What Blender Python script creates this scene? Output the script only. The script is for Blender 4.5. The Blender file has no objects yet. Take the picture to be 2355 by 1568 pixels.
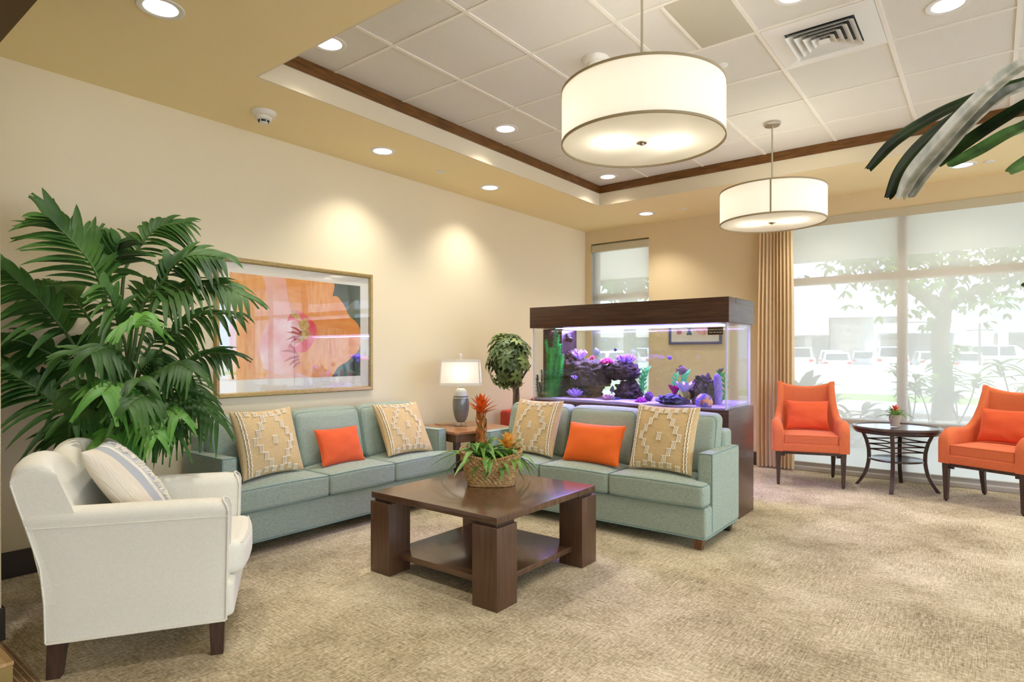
import bpy, bmesh, math, random
from mathutils import Vector, Matrix, noise
R = math.radians
PI = math.pi
random.seed(7)
sc = bpy.context.scene
col = sc.collection

# ------------------------------------------------------------------ camera, world, sun, exposure
H = 1.286
cam_d = bpy.data.cameras.new('camera'); cam = bpy.data.objects.new('camera', cam_d); col.objects.link(cam)
cam.location = (0, 0, H); cam.rotation_euler = (R(90 - .22), 0, R(37.97))
cam_d.sensor_fit = 'HORIZONTAL'; cam_d.sensor_width = 36.0
cam_d.lens = 36.0 * 1409.1 / 2355; cam_d.shift_y = 35.16 / 2355
cam_d.clip_start = .05; cam_d.clip_end = 400
sc.camera = cam
vs = sc.view_settings
sc.display_settings.display_device = 'sRGB'
vs.view_transform = 'Standard'; vs.look = 'None'; vs.gamma = 1; vs.use_curve_mapping = False
vs.exposure = 1.5
sc.cycles.transparent_max_bounces = 32

def lin(c):
    return tuple(((x / 255) / 12.92 if x / 255 <= .04045 else ((x / 255 + .055) / 1.055) ** 2.4) for x in c) + (1,)

world = bpy.data.worlds.new('world'); sc.world = world; world.use_nodes = True
nt = world.node_tree; nt.nodes.clear()
wo = nt.nodes.new('ShaderNodeOutputWorld'); bg = nt.nodes.new('ShaderNodeBackground')
wtc = nt.nodes.new('ShaderNodeTexCoord'); wn = nt.nodes.new('ShaderNodeTexNoise'); wr = nt.nodes.new('ShaderNodeValToRGB')
wn.inputs['Scale'].default_value = 5; wn.inputs['Detail'].default_value = 6
wr.color_ramp.elements[0].position = .42; wr.color_ramp.elements[0].color = lin((176, 205, 245))
wr.color_ramp.elements[1].position = .62; wr.color_ramp.elements[1].color = lin((246, 250, 255))
nt.links.new(wtc.outputs['Generated'], wn.inputs['Vector']); nt.links.new(wn.outputs['Fac'], wr.inputs['Fac'])
nt.links.new(wr.outputs['Color'], bg.inputs['Color']); bg.inputs['Strength'].default_value = 1.85
nt.links.new(bg.outputs[0], wo.inputs['Surface'])
sun_d = bpy.data.lights.new('sun', 'SUN'); sun_d.energy = 1.8; sun_d.angle = R(1.5); sun_d.color = (1, .96, .88)
sun = bpy.data.objects.new('sun', sun_d); col.objects.link(sun)
sun.rotation_euler = Vector((.18, .55, -.82)).to_track_quat('-Z', 'Y').to_euler()
SPOT_W = 21; PEND_W = 1.25; SPOT_COL = (1, .95, .88)

# ------------------------------------------------------------------ points from the photograph
_yaw, _p = R(37.97), R(-.22)
_fw = Vector((-math.sin(_yaw) * math.cos(_p), math.cos(_yaw) * math.cos(_p), math.sin(_p)))
_r = Vector((math.cos(_yaw), math.sin(_yaw), 0)); _u = _r.cross(_fw); _C = Vector((0, 0, H))
def ray(px, py): return _fw + _r * ((px - 1177.5) / 1409.1) - _u * ((py - 784 - 35.16) / 1409.1)
def on_z(px, py, z=0): d = ray(px, py); return _C + d * ((z - H) / d.z)
def on_y(px, py, y): d = ray(px, py); return _C + d * (y / d.y)
def on_x(px, py, x): d = ray(px, py); return _C + d * (x / d.x)
def at(px, py, t): return _C + ray(px, py) * t

# ------------------------------------------------------------------ materials
MATS = {}
def mat(name, c, rough=.6, c2=None, scale=20., stretch=(1, 1, 1), detail=4, lo=.35, hi=.65, bump=0, bscale=None, bstretch=None,
        metal=0, spec=.5, coat=0, sheen=0, emit=0, sub=0, coord='Object', trans=0):
    if name in MATS: return MATS[name]
    m = bpy.data.materials.new(name); m.use_nodes = True; n = m.node_tree.nodes; l = m.node_tree.links
    b = n['Principled BSDF']
    b.inputs['Base Color'].default_value = lin(c); b.inputs['Roughness'].default_value = rough
    b.inputs['Metallic'].default_value = metal; b.inputs['Specular IOR Level'].default_value = spec
    b.inputs['Coat Weight'].default_value = coat; b.inputs['Coat Roughness'].default_value = .12
    b.inputs['Sheen Weight'].default_value = sheen
    if emit: b.inputs['Emission Color'].default_value = lin(c); b.inputs['Emission Strength'].default_value = emit
    tc = n.new('ShaderNodeTexCoord')
    def nz(sca, stv, det):
        mp = n.new('ShaderNodeMapping'); mp.inputs['Scale'].default_value = stv
        nn = n.new('ShaderNodeTexNoise'); nn.inputs['Scale'].default_value = sca; nn.inputs['Detail'].default_value = det
        l.new(tc.outputs[coord], mp.inputs['Vector']); l.new(mp.outputs[0], nn.inputs['Vector']); return nn
    if c2:
        nn = nz(scale, stretch, detail); rp = n.new('ShaderNodeValToRGB')
        rp.color_ramp.elements[0].position = lo; rp.color_ramp.elements[0].color = lin(c2)
        rp.color_ramp.elements[1].position = hi; rp.color_ramp.elements[1].color = lin(c)
        l.new(nn.outputs['Fac'], rp.inputs['Fac']); l.new(rp.outputs['Color'], b.inputs['Base Color'])
    if bump:
        nb = nz(bscale or scale, bstretch or stretch, 3); bp = n.new('ShaderNodeBump')
        bp.inputs['Strength'].default_value = bump; bp.inputs['Distance'].default_value = .01
        l.new(nb.outputs['Fac'], bp.inputs['Height']); l.new(bp.outputs[0], b.inputs['Normal'])
    if trans:
        o = n['Material Output']; tr = n.new('ShaderNodeBsdfTranslucent'); mx = n.new('ShaderNodeMixShader')
        tr.inputs['Color'].default_value = lin(c); mx.inputs[0].default_value = trans
        if c2: l.new(rp.outputs['Color'], tr.inputs['Color'])
        l.new(b.outputs[0], mx.inputs[1]); l.new(tr.outputs[0], mx.inputs[2]); l.new(mx.outputs[0], o.inputs['Surface'])
    MATS[name] = m; return m

def linen(name, c, c2, s=60, rough=.85, bump=.25):
    """woven cloth: two crossed stretched noises"""
    if name in MATS: return MATS[name]
    m = bpy.data.materials.new(name); m.use_nodes = True; n = m.node_tree.nodes; l = m.node_tree.links
    b = n['Principled BSDF']; b.inputs['Roughness'].default_value = rough; b.inputs['Specular IOR Level'].default_value = .2
    b.inputs['Sheen Weight'].default_value = .15
    tc = n.new('ShaderNodeTexCoord'); fs = []
    for stv in ((1, 1, 14), (14, 14, 1)):
        mp = n.new('ShaderNodeMapping'); mp.inputs['Scale'].default_value = stv
        nn = n.new('ShaderNodeTexNoise'); nn.inputs['Scale'].default_value = s; nn.inputs['Detail'].default_value = 2
        l.new(tc.outputs['Object'], mp.inputs[0]); l.new(mp.outputs[0], nn.inputs['Vector']); fs.append(nn)
    ad = n.new('ShaderNodeMath'); ad.operation = 'ADD'
    l.new(fs[0].outputs['Fac'], ad.inputs[0]); l.new(fs[1].outputs['Fac'], ad.inputs[1])
    hf = n.new('ShaderNodeMath'); hf.operation = 'MULTIPLY'; hf.inputs[1].default_value = .5; l.new(ad.outputs[0], hf.inputs[0])
    rp = n.new('ShaderNodeValToRGB'); rp.color_ramp.elements[0].position = .38; rp.color_ramp.elements[0].color = lin(c2)
    rp.color_ramp.elements[1].position = .62; rp.color_ramp.elements[1].color = lin(c)
    l.new(hf.outputs[0], rp.inputs['Fac']); l.new(rp.outputs['Color'], b.inputs['Base Color'])
    bp = n.new('ShaderNodeBump'); bp.inputs['Strength'].default_value = bump; bp.inputs['Distance'].default_value = .002
    l.new(hf.outputs[0], bp.inputs['Height']); l.new(bp.outputs[0], b.inputs['Normal'])
    MATS[name] = m; return m

def glassy(name, tint=(1, 1, 1), refl=.06, rough=0.0):
    """thin pane: clear with a mirror reflection that grows towards grazing angles"""
    if name in MATS: return MATS[name]
    m = bpy.data.materials.new(name); m.use_nodes = True; n = m.node_tree.nodes; l = m.node_tree.links; n.clear()
    o = n.new('ShaderNodeOutputMaterial'); t = n.new('ShaderNodeBsdfTransparent'); g = n.new('ShaderNodeBsdfGlossy'); mx = n.new('ShaderNodeMixShader')
    f = n.new('ShaderNodeLayerWeight'); f.inputs['Blend'].default_value = .5
    pw = n.new('ShaderNodeMath'); pw.operation = 'POWER'; pw.inputs[1].default_value = 5; l.new(f.outputs['Facing'], pw.inputs[0])
    mu = n.new('ShaderNodeMath'); mu.operation = 'MULTIPLY_ADD'; mu.inputs[1].default_value = .9 * min(1, refl / .04); mu.inputs[2].default_value = refl
    mu.use_clamp = True
    l.new(pw.outputs[0], mu.inputs[0]); l.new(mu.outputs[0], mx.inputs[0])
    t.inputs['Color'].default_value = tint + (1,); g.inputs['Roughness'].default_value = rough
    l.new(t.outputs[0], mx.inputs[1]); l.new(g.outputs[0], mx.inputs[2]); l.new(mx.outputs[0], o.inputs['Surface'])
    MATS[name] = m; return m

def screen(name, c, clear):
    """open-weave roller blind: part of the light passes straight, the rest is scattered"""
    m = bpy.data.materials.new(name); m.use_nodes = True; n = m.node_tree.nodes; l = m.node_tree.links; n.clear()
    o = n.new('ShaderNodeOutputMaterial'); t = n.new('ShaderNodeBsdfTransparent'); d = n.new('ShaderNodeBsdfDiffuse'); tr = n.new('ShaderNodeBsdfTranslucent')
    a = n.new('ShaderNodeMixShader'); a.inputs[0].default_value = .7; b = n.new('ShaderNodeMixShader'); b.inputs[0].default_value = clear
    d.inputs[0].default_value = lin(c); tr.inputs[0].default_value = lin(c)
    l.new(d.outputs[0], a.inputs[1]); l.new(tr.outputs[0], a.inputs[2]); l.new(a.outputs[0], b.inputs[1]); l.new(t.outputs[0], b.inputs[2])
    l.new(b.outputs[0], o.inputs['Surface']); return m

def carpet():
    m = bpy.data.materials.new('carpet'); m.use_nodes = True; n = m.node_tree.nodes; l = m.node_tree.links
    b = n['Principled BSDF']; b.inputs['Roughness'].default_value = .95; b.inputs['Specular IOR Level'].default_value = .1
    tc = n.new('ShaderNodeTexCoord')
    def nz(st, s, d=4):
        mp = n.new('ShaderNodeMapping'); mp.inputs['Scale'].default_value = st
        q = n.new('ShaderNodeTexNoise'); q.inputs['Scale'].default_value = s; q.inputs['Detail'].default_value = d; q.inputs['Roughness'].default_value = .65
        l.new(tc.outputs['Object'], mp.inputs[0]); l.new(mp.outputs[0], q.inputs['Vector']); return q.outputs['Fac']
    def mth(op, a, c):
        q = n.new('ShaderNodeMath'); q.operation = op
        for i, v in enumerate((a, c)):
            if isinstance(v, (int, float)): q.inputs[i].default_value = v
            else: l.new(v, q.inputs[i])
        return q.outputs[0]
    nx, ny = nz((1, 22, 1), 9, 6), nz((22, 1, 1), 9, 6)
    ck = n.new('ShaderNodeTexChecker'); ck.inputs['Scale'].default_value = 1 / .6096
    l.new(tc.outputs['Object'], ck.inputs['Vector'])
    w = mth('ADD', mth('MULTIPLY', ck.outputs['Fac'], .3), .35)
    streak = mth('ADD', mth('MULTIPLY', nx, w), mth('MULTIPLY', ny, mth('SUBTRACT', 1.0, w)))
    f = mth('ADD', mth('MULTIPLY', streak, .62), mth('MULTIPLY', nz((1, 1, 1), 1.6, 5), .34))
    f = mth('ADD', f, mth('MULTIPLY', nz((1, 1, 1), 60, 4), .36))
    rp = n.new('ShaderNodeValToRGB'); e = rp.color_ramp.elements
    e[0].position = .50; e[0].color = lin((100, 86, 64)); e[1].position = .77; e[1].color = lin((230, 217, 188))
    x = rp.color_ramp.elements.new(.64); x.color = lin((178, 163, 132))
    l.new(f, rp.inputs['Fac']); l.new(rp.outputs['Color'], b.inputs['Base Color'])
    bp = n.new('ShaderNodeBump'); bp.inputs['Strength'].default_value = .5; bp.inputs['Distance'].default_value = .006
    l.new(nz((1, 1, 1), 160, 2), bp.inputs['Height']); l.new(bp.outputs[0], b.inputs['Normal'])
    return m

def plank_tile():
    m = bpy.data.materials.new('plank_tile'); m.use_nodes = True; n = m.node_tree.nodes; l = m.node_tree.links
    b = n['Principled BSDF']; b.inputs['Roughness'].default_value = .5
    tc = n.new('ShaderNodeTexCoord'); br = n.new('ShaderNodeTexBrick')
    br.inputs['Color1'].default_value = lin((150, 115, 75)); br.inputs['Color2'].default_value = lin((125, 92, 58)); br.inputs['Mortar'].default_value = lin((200, 175, 130))
    br.inputs['Scale'].default_value = 1; br.inputs['Mortar Size'].default_value = .002; br.inputs['Brick Width'].default_value = .15; br.inputs['Row Height'].default_value = .02
    l.new(tc.outputs['Object'], br.inputs['Vector']); l.new(br.outputs['Color'], b.inputs['Base Color']); return m

# ------------------------------------------------------------------ mesh building
class G:
    def __init__(s): s.v = []; s.f = []; s.m = []; s.mi = 0
    def add(s, V, F):
        o = len(s.v); s.v += [tuple(p) for p in V]; s.f += [tuple(i + o for i in f) for f in F]; s.m += [s.mi] * len(F); return s
    def merge(s, g, M=None):
        o = len(s.v); s.v += [tuple(M @ Vector(p)) for p in g.v] if M else g.v
        s.f += [tuple(i + o for i in f) for f in g.f]; s.m += [s.mi] * len(g.f); return s
    def box(s, x0, x1, y0, y1, z0, z1):
        V = [(x, y, z) for z in (z0, z1) for y in (y0, y1) for x in (x0, x1)]
        return s.add(V, [(0, 2, 3, 1), (4, 5, 7, 6), (0, 1, 5, 4), (2, 6, 7, 3), (0, 4, 6, 2), (1, 3, 7, 5)])
    def rbox(s, x0, x1, y0, y1, z0, z1, r=.01, seg=2, inner=1, crown=(0, 0, 0), fn=None):
        h = [(x1 - x0) / 2, (y1 - y0) / 2, (z1 - z0) / 2]; c = [(x0 + x1) / 2, (y0 + y1) / 2, (z0 + z1) / 2]
        r = min(r, min(h) * .999)
        def par(H_):
            i = H_ - r; e = [r * math.tan(PI / 4 * k / seg) for k in range(seg + 1)]
            L = [-i - q for q in reversed(e)] + [-i + 2 * i * k / inner for k in range(1, inner)] + [i + q for q in e]
            if i < 1e-4: L = [-q for q in reversed(e)] + e[1:]
            return L
        P = [par(a) for a in h]; idx = {}; V = []; F = []
        def vid(p):
            k = tuple(round(q, 6) for q in p)
            if k in idx: return idx[k]
            inn = [max(-(h[a] - r), min(h[a] - r, p[a])) for a in range(3)]
            d = Vector([p[a] - inn[a] for a in range(3)])
            d = d.normalized() * r if d.length > 0 else d
            q = [inn[a] + d[a] for a in range(3)]
            nrm = [q[a] / h[a] for a in range(3)]
            for a in range(3):
                if crown[a]:
                    b_, c_ = [t for t in range(3) if t != a]
                    q[a] += crown[a] * max(-1, min(1, nrm[a])) * (1 - nrm[b_] ** 2) * (1 - nrm[c_] ** 2)
            q = [q[a] + c[a] for a in range(3)]
            if fn: q = fn(q, nrm)
            idx[k] = len(V); V.append(tuple(q)); return idx[k]
        for a in range(3):
            b_, c_ = (a + 1) % 3, (a + 2) % 3
            for sg in (-1, 1):
                for i in range(len(P[b_]) - 1):
                    for j in range(len(P[c_]) - 1):
                        q = []
                        for (ii, jj) in ((i, j), (i + 1, j), (i + 1, j + 1), (i, j + 1)):
                            p = [0, 0, 0]; p[a] = sg * h[a]; p[b_] = P[b_][ii]; p[c_] = P[c_][jj]; q.append(vid(p))
                        F.append(tuple(q) if sg > 0 else tuple(reversed(q)))
        return s.add(V, F)
    def tube(s, P, r, n=8, closed=False, caps=True):
        P = [Vector(p) for p in P]; N = len(P); rr = r if isinstance(r, (list, tuple)) else [r] * N
        V = []; F = []; up = None
        for i, p in enumerate(P):
            a = P[(i - 1) % N] if (closed or i > 0) else p; b = P[(i + 1) % N] if (closed or i < N - 1) else p
            t = (b - a)
            t = t.normalized() if t.length > 1e-9 else Vector((0, 0, 1))
            if up is None: up = Vector((0, 0, 1)) if abs(t.z) < .9 else Vector((1, 0, 0))
            x = up - t * up.dot(t); x = x.normalized() if x.length > 1e-6 else t.orthogonal().normalized(); up = x; y = t.cross(x)
            V += [p + (x * math.cos(2 * PI * k / n) + y * math.sin(2 * PI * k / n)) * rr[i] for k in range(n)]
        for i in range(N if closed else N - 1):
            for k in range(n):
                a, b = i * n + k, i * n + (k + 1) % n; c, d = ((i + 1) % N) * n + (k + 1) % n, ((i + 1) % N) * n + k
                F.append((a, b, c, d))
        if caps and not closed: F += [tuple(range(n - 1, -1, -1)), tuple((N - 1) * n + k for k in range(n))]
        return s.add(V, F)
    def lathe(s, prof, n=32, c=(0, 0, 0), sx=1, sy=1, cap=True):
        V = []; F = []
        for (r, z) in prof: V += [(c[0] + r * sx * math.cos(2 * PI * k / n), c[1] + r * sy * math.sin(2 * PI * k / n), c[2] + z) for k in range(n)]
        for i in range(len(prof) - 1):
            for k in range(n): F.append((i * n + k, i * n + (k + 1) % n, (i + 1) * n + (k + 1) % n, (i + 1) * n + k))
        if cap:
            if prof[0][0] > 1e-6: F.append(tuple(range(n - 1, -1, -1)))
            if prof[-1][0] > 1e-6: F.append(tuple((len(prof) - 1) * n + k for k in range(n)))
        return s.add(V, F)
    def loft(s, S, caps=True, closed=True):
        n = len(S[0]); V = [p for q in S for p in q]; F = []
        for i in range(len(S) - 1):
            for k in range(n if closed else n - 1): F.append((i * n + k, i * n + (k + 1) % n, (i + 1) * n + (k + 1) % n, (i + 1) * n + k))
        if caps: F += [tuple(range(n - 1, -1, -1)), tuple((len(S) - 1) * n + k for k in range(n))]
        return s.add(V, F)
    def prism(s, poly, z0, z1): return s.loft([[(x, y, z0) for x, y in poly], [(x, y, z1) for x, y in poly]])
    def leaf(s, base, d, up, L, W, droop=.4, n=6, fold=.25, tip=.0, shape=.35, grav=True):
        """strip folded along its midrib, bending down along its length"""
        d = Vector(d).normalized(); up = Vector(up); base = Vector(base); V = []; F = []
        gd = Vector((0, 0, -1)) if grav else -up
        for i in range(n + 1):
            t = i / n; p = base + d * (L * t) + gd * (droop * L * t * t)
            tg = (d + gd * (2 * droop * t)).normalized(); sd = tg.cross(up)
            sd = sd.normalized() if sd.length > 1e-5 else tg.orthogonal().normalized(); nn = sd.cross(tg)
            w = W / 2 * max(tip, math.sin(PI * min(1, (t + .04) ** shape * .98 if t < 1 else 1)) ** .8 if shape else 1)
            V += [p - sd * w + nn * w * fold, p, p + sd * w + nn * w * fold]
        for i in range(n):
            a = i * 3; F += [(a, a + 1, a + 4, a + 3), (a + 1, a + 2, a + 5, a + 4)]
        return s.add(V, F)
    def blob(s, c, rad, sub=3, amp=.25, freq=2.5, seed=0, fn=None):
        bm = bmesh.new(); bmesh.ops.create_icosphere(bm, subdivisions=sub, radius=1)
        V = []
        for v in bm.verts:
            d = v.co.normalized(); o = Vector((seed * 3.1, seed * 1.7, seed))
            k = 1 + amp * noise.fractal(d * freq + o, 1.0, 2.0, 4) + (.07 * noise.noise(d * freq * 5 + o) if sub > 3 else 0)
            p = Vector((c[0] + d.x * rad[0] * k, c[1] + d.y * rad[1] * k, c[2] + d.z * rad[2] * k))
            V.append(fn(p) if fn else p)
        F = [tuple(v.index for v in f.verts) for f in bm.faces]; bm.free(); return s.add(V, F)
    def obj(s, name, m, parent=None, smooth=35, loc=None, rotz=None):
        me = bpy.data.meshes.new(name); me.from_pydata(s.v, [], s.f)
        for q in (m if isinstance(m, (list, tuple)) else [m]): me.materials.append(q)
        if isinstance(m, (list, tuple)): me.polygons.foreach_set('material_index', s.m)
        me.update()
        if smooth: me.shade_smooth(); me.set_sharp_from_angle(angle=R(smooth))
        o = bpy.data.objects.new(name, me); col.objects.link(o)
        if parent: o.parent = parent
        if loc: o.location = loc
        if rotz is not None: o.rotation_euler = (0, 0, rotz)
        return o

def tag(o, label, cat, group=None, kind=None):
    o['label'] = label; o['category'] = cat
    if group: o['group'] = group
    if kind: o['kind'] = kind
    return o
def thing(name, label, cat, loc=(0, 0, 0), rotz=0, group=None, kind=None):
    o = bpy.data.objects.new(name, None); col.objects.link(o); o.location = loc; o.rotation_euler = (0, 0, rotz); o.empty_display_size = .1
    return tag(o, label, cat, group, kind)
def struct(o, label=None):
    o['kind'] = 'structure'
    if label: o['label'] = label; o['category'] = o.name.split('_')[0].split('.')[0]
    return o
def dup(root, loc, rotz=None, label=None):
    r = root.copy(); col.objects.link(r); r.location = loc
    if rotz is not None: r.rotation_euler = (0, 0, rotz)
    if label: r['label'] = label
    for ch in list(root.children):
        c = ch.copy(); col.objects.link(c); c.parent = r
        for g in list(ch.children):
            d = g.copy(); col.objects.link(d); d.parent = c
    return r
def light(kind, name, parent, loc, power, color=(1, 1, 1), **kw):
    d = bpy.data.lights.new(name, kind); d.energy = power; d.color = color
    for k, v in kw.items(): setattr(d, k, v)
    o = bpy.data.objects.new(name, d); col.objects.link(o); o.parent = parent; o.location = loc; return o
def crv(P, n=8):
    """Catmull-Rom through the points"""
    P = [Vector(p) for p in P]; Q = [P[0] * 2 - P[1]] + P + [P[-1] * 2 - P[-2]]; out = []
    for i in range(1, len(Q) - 2):
        a, b, c, d = Q[i - 1], Q[i], Q[i + 1], Q[i + 2]
        for k in range(n):
            t = k / n
            out.append(.5 * ((2 * b) + (c - a) * t + (2 * a - 5 * b + 4 * c - d) * t * t + (3 * b - a - 3 * c + d) * t ** 3))
    return out + [P[-1]]
def rrect(hx, hy, r, z, n=5, cx=0, cy=0):
    return [(cx + sx * (hx - r) + r * math.cos(a0 + PI / 2 * k / n), cy + sy * (hy - r) + r * math.sin(a0 + PI / 2 * k / n), z)
            for sx, sy, a0 in ((1, 1, 0), (-1, 1, PI / 2), (-1, -1, PI), (1, -1, 1.5 * PI)) for k in range(n + 1)]

# palette
wall_m = mat('wall_paint', (238, 223, 188), .8, bump=.04, bscale=220)
accent_m = mat('wall_paint_shaded', (228, 206, 160), .8, bump=.04, bscale=220)  # same cream paint as the other walls, shade put into the tan tone
ceil_m = mat('soffit_paint', (247, 228, 176), .8)
tray_m = mat('tray_paint', (232, 218, 186), .8)
tile_m = mat('acoustic_tile', (240, 236, 224), .95, (226, 221, 208), 260, bump=.5, bscale=240)
white_m = mat('white_enamel', (236, 234, 226), .45)
grid_m = mat('grid_white', (240, 234, 220), .5)
trimwood_m = mat('stained_trim', (126, 82, 30), .4, (92, 56, 18), 6, (1, 1, 8), bump=.05)
base_m = mat('dark_baseboard', (62, 50, 34), .5)
brown_m = mat('brown_shaded', (96, 74, 40), .7)  # header brown, with the low light beneath it put into the dark tone
teal_m = linen('teal_linen', (178, 191, 173), (132, 147, 132), 55)
tealp_m = mat('teal_piping', (126, 150, 142), .8)
white_f = linen('cream_linen', (240, 236, 220), (230, 224, 205), 60)
orange_f = linen('coral_linen', (230, 126, 76), (212, 102, 54), 70)
orange_p = linen('orange_linen', (240, 108, 60), (226, 90, 44), 70)
orange_b = mat('bright_orange_cotton', (244, 108, 24), .8, bump=.1, bscale=300)
yellow_f = linen('straw_weave', (224, 198, 150), (204, 172, 118), 45, bump=.5)
yarn_m = mat('cream_yarn', (245, 236, 214), .9)
esp_m = mat('espresso_wood', (96, 66, 45), .34, (78, 53, 36), 5, (12, 12, .8), coat=.2)
esph_m = mat('espresso_top', (100, 70, 48), .25, (80, 55, 38), 4, (1, 12, 1), coat=.5)
leg_m = mat('dark_leg_wood', (78, 56, 42), .4, (58, 40, 30), 8, (8, 8, 1))
legl_m = mat('walnut_leg_wood', (128, 88, 54), .4, (102, 68, 40), 8, (8, 8, 1))
aqw_m = mat('wenge_veneer', (84, 55, 38), .35, (60, 36, 26), 5, (1, 1, 22), coat=.2)
plastic_m = mat('white_plastic', (232, 226, 212), .4)
black_m = mat('black_plastic', (16, 15, 15), .4)
chrome_m = mat('brushed_metal', (190, 186, 178), .3, metal=1)
refl_m = mat('reflector_metal', (240, 240, 244), .3)
palm_m = mat('palm_leaf', (76, 116, 46), .5, (36, 74, 26), 3.5, (1, 1, 1), trans=.18, spec=.35)
palm2_m = mat('palm_leaf_young', (112, 170, 66), .5, (78, 138, 52), 4, trans=.25)
stem_m = mat('palm_stem', (84, 118, 50), .5, (62, 84, 36), 6)

# ------------------------------------------------------------------ the room
XL, YW, ZS, ZT = -4.437, 7.338, 2.975, 3.2
YH = .755                      # edge of the carpet, under the header
XR = 5.0
TX0, TX1, TY0, TY1 = -3.538, 3.6, 1.985, 6.152     # ceiling tray
struct(G().box(XL, XR, YH, YW + .25, -.1, 0).obj('floor', carpet(), smooth=0), 'beige and taupe streaked loop pile carpet')
struct(G().box(XL - .2, XR, -4.2, YH, -.1, 0).obj('floor', plank_tile(), smooth=0), 'brown wood-look tile strip beyond the carpet edge')
struct(G().box(XL - .2, XL, -4.2, YW + .25, -.1, 3.5).obj('wall_left', wall_m, smooth=0), 'long cream wall behind the framed flower print')
g = G()
SW0, SW1, SWZ = -4.34, -3.483, 2.795
BW0, BW1, BWZ = -1.86, 4.7, 2.775
g.box(XL, SW0, YW, YW + .25, 0, 3.5).box(SW0, SW1, YW, YW + .25, SWZ, 3.5).box(SW0, SW1, YW, YW + .25, 0, .45)
g.box(SW1, BW0, YW, YW + .25, 0, 3.5).box(BW0, BW1, YW, YW + .25, BWZ, 3.5).box(BW1, XR, YW, YW + .25, 0, 3.5)
struct(g.obj('wall_front', accent_m, smooth=0), 'cream wall with the windows behind the aquarium, toned tan for shade')
# right wall (outside the frame): tall windows that daylight the room
g = G(); g.box(XR, XR + .2, -4.2, YW + .25, 2.85, 3.5).box(XR, XR + .2, -4.2, YW + .25, -.1, .15)
for y in (-4.2, -1.9, .4, 2.7, 5.0, 7.4): g.box(XR, XR + .2, y, y + .15, .15, 2.85)
struct(g.obj('wall_right', accent_m, smooth=0), 'shade-toned wall with tall windows out of view at right')
struct(G().box(XL - .2, XR, -4.4, -4.2, -.1, 3.5).obj('wall_rear', wall_m, smooth=0), 'cream wall behind the camera')
# wall stub and header of the opening at the left edge
struct(G().box(XL, -3.5, .60, YH, 0, 3.5).obj('wall_near', wall_m, smooth=0), 'cream wall end at the left edge of the opening')
struct(G().box(-3.5, XR, .30, YH, 2.676, 3.5).obj('trim_1', brown_m, smooth=0), 'brown header over the opening at upper left, darkened for shade')
struct(G().box(XL, XR, -4.2, .30, 2.9, 3.0).obj('ceiling', ceil_m, smooth=0), 'lower ceiling behind the camera')
g = G().box(-3.515, -3.488, .60, YH + .012, 0, .145).box(XL + .02, -3.5, YH, YH + .012, 0, .145)
struct(g.obj('baseboard_near', base_m, smooth=0), 'dark baseboard on the wall end at left')
struct(G().rbox(XL, XL + .014, YH, YW, 0, .152, .004).obj('baseboard_left', base_m), 'dark brown baseboard along the cream wall')
struct(G().rbox(SW1, BW0, YW - .014, YW, 0, .152, .004).rbox(XL + .014, SW1, YW - .014, YW, 0, .152, .004).obj('baseboard_front', base_m), 'dark brown baseboard under the window wall')

def bored(o, holes, r):
    """cut the round openings for the recessed fittings"""
    g = G()
    for (x, y, z) in holes: g.lathe([(r, -.3), (r, .12)], 32, (x, y, z))
    c = g.obj('cutter', white_m, smooth=0)
    md = o.modifiers.new('holes', 'BOOLEAN'); md.operation = 'DIFFERENCE'; md.object = c; md.solver = 'EXACT'
    dg = bpy.context.evaluated_depsgraph_get(); me = bpy.data.meshes.new_from_object(o.evaluated_get(dg))
    o.modifiers.clear(); o.data = me; bpy.data.objects.remove(c)

soffit_lights = [(-3.99, 3.363), (-4.005, 4.77), (-3.268, 6.812), (-1.382, 6.797), (-3.195, 1.308), (-.2, 6.8), (1.2, 6.8), (-1.4, 1.3), (.6, 1.3)]  # the out-of-view ones at the end are added to light the room
tray_lights = [(-3.218, 2.291), (-3.252, 4.079), (-3.258, 5.857), (-.187, 4.12), (-.825, 3.50), (1.1, 4.1), (-1.42, 5.86) if False else (1.1, 5.8)]  # trailing entries are unseen lamps, added for more room light
g = G()
o4 = [(XL, YH), (XR, YH), (XR, YW), (XL, YW)]; i4 = [(TX0, TY0), (TX1, TY0), (TX1, TY1), (TX0, TY1)]
g.add([(x, y, z) for z in (ZS, ZS + .1) for q in (o4, i4) for x, y in q],
      [f for k in range(4) for f in ((k, 4 + k, 4 + (k + 1) % 4, (k + 1) % 4), (8 + k, 8 + (k + 1) % 4, 12 + (k + 1) % 4, 12 + k), (k, (k + 1) % 4, 8 + (k + 1) % 4, 8 + k), (4 + k, 12 + k, 12 + (k + 1) % 4, 4 + (k + 1) % 4))])
soffit = struct(g.obj('ceiling', ceil_m, smooth=0), 'tan lower ceiling around the raised tray')
bored(soffit, [(x, y, ZS) for x, y in soffit_lights], .078)
# tray sides
g = G(); e = .02
q = .014; c0 = .0003; z0, z1 = ZS + .0005, ZT - .0003
g.box(TX0 + c0, TX0 + q, TY0 + c0, TY1 - c0, z0, z1).box(TX1 - q, TX1 - c0, TY0 + c0, TY1 - c0, z0, z1)
g.box(TX0 + q, TX1 - q, TY0 + c0, TY0 + q, z0, z1).box(TX0 + q, TX1 - q, TY1 - q, TY1 - c0, z0, z1)
struct(g.obj('trim_2', tray_m, smooth=0), 'pale vertical sides of the raised ceiling tray')
tray = struct(G().box(TX0, TX1, TY0, TY1, ZT, ZT + .05).obj('ceiling', tile_m, smooth=0), 'raised ceiling of white acoustic tiles')
bored(tray, [(x, y, ZT) for x, y in tray_lights], .078)
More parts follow.
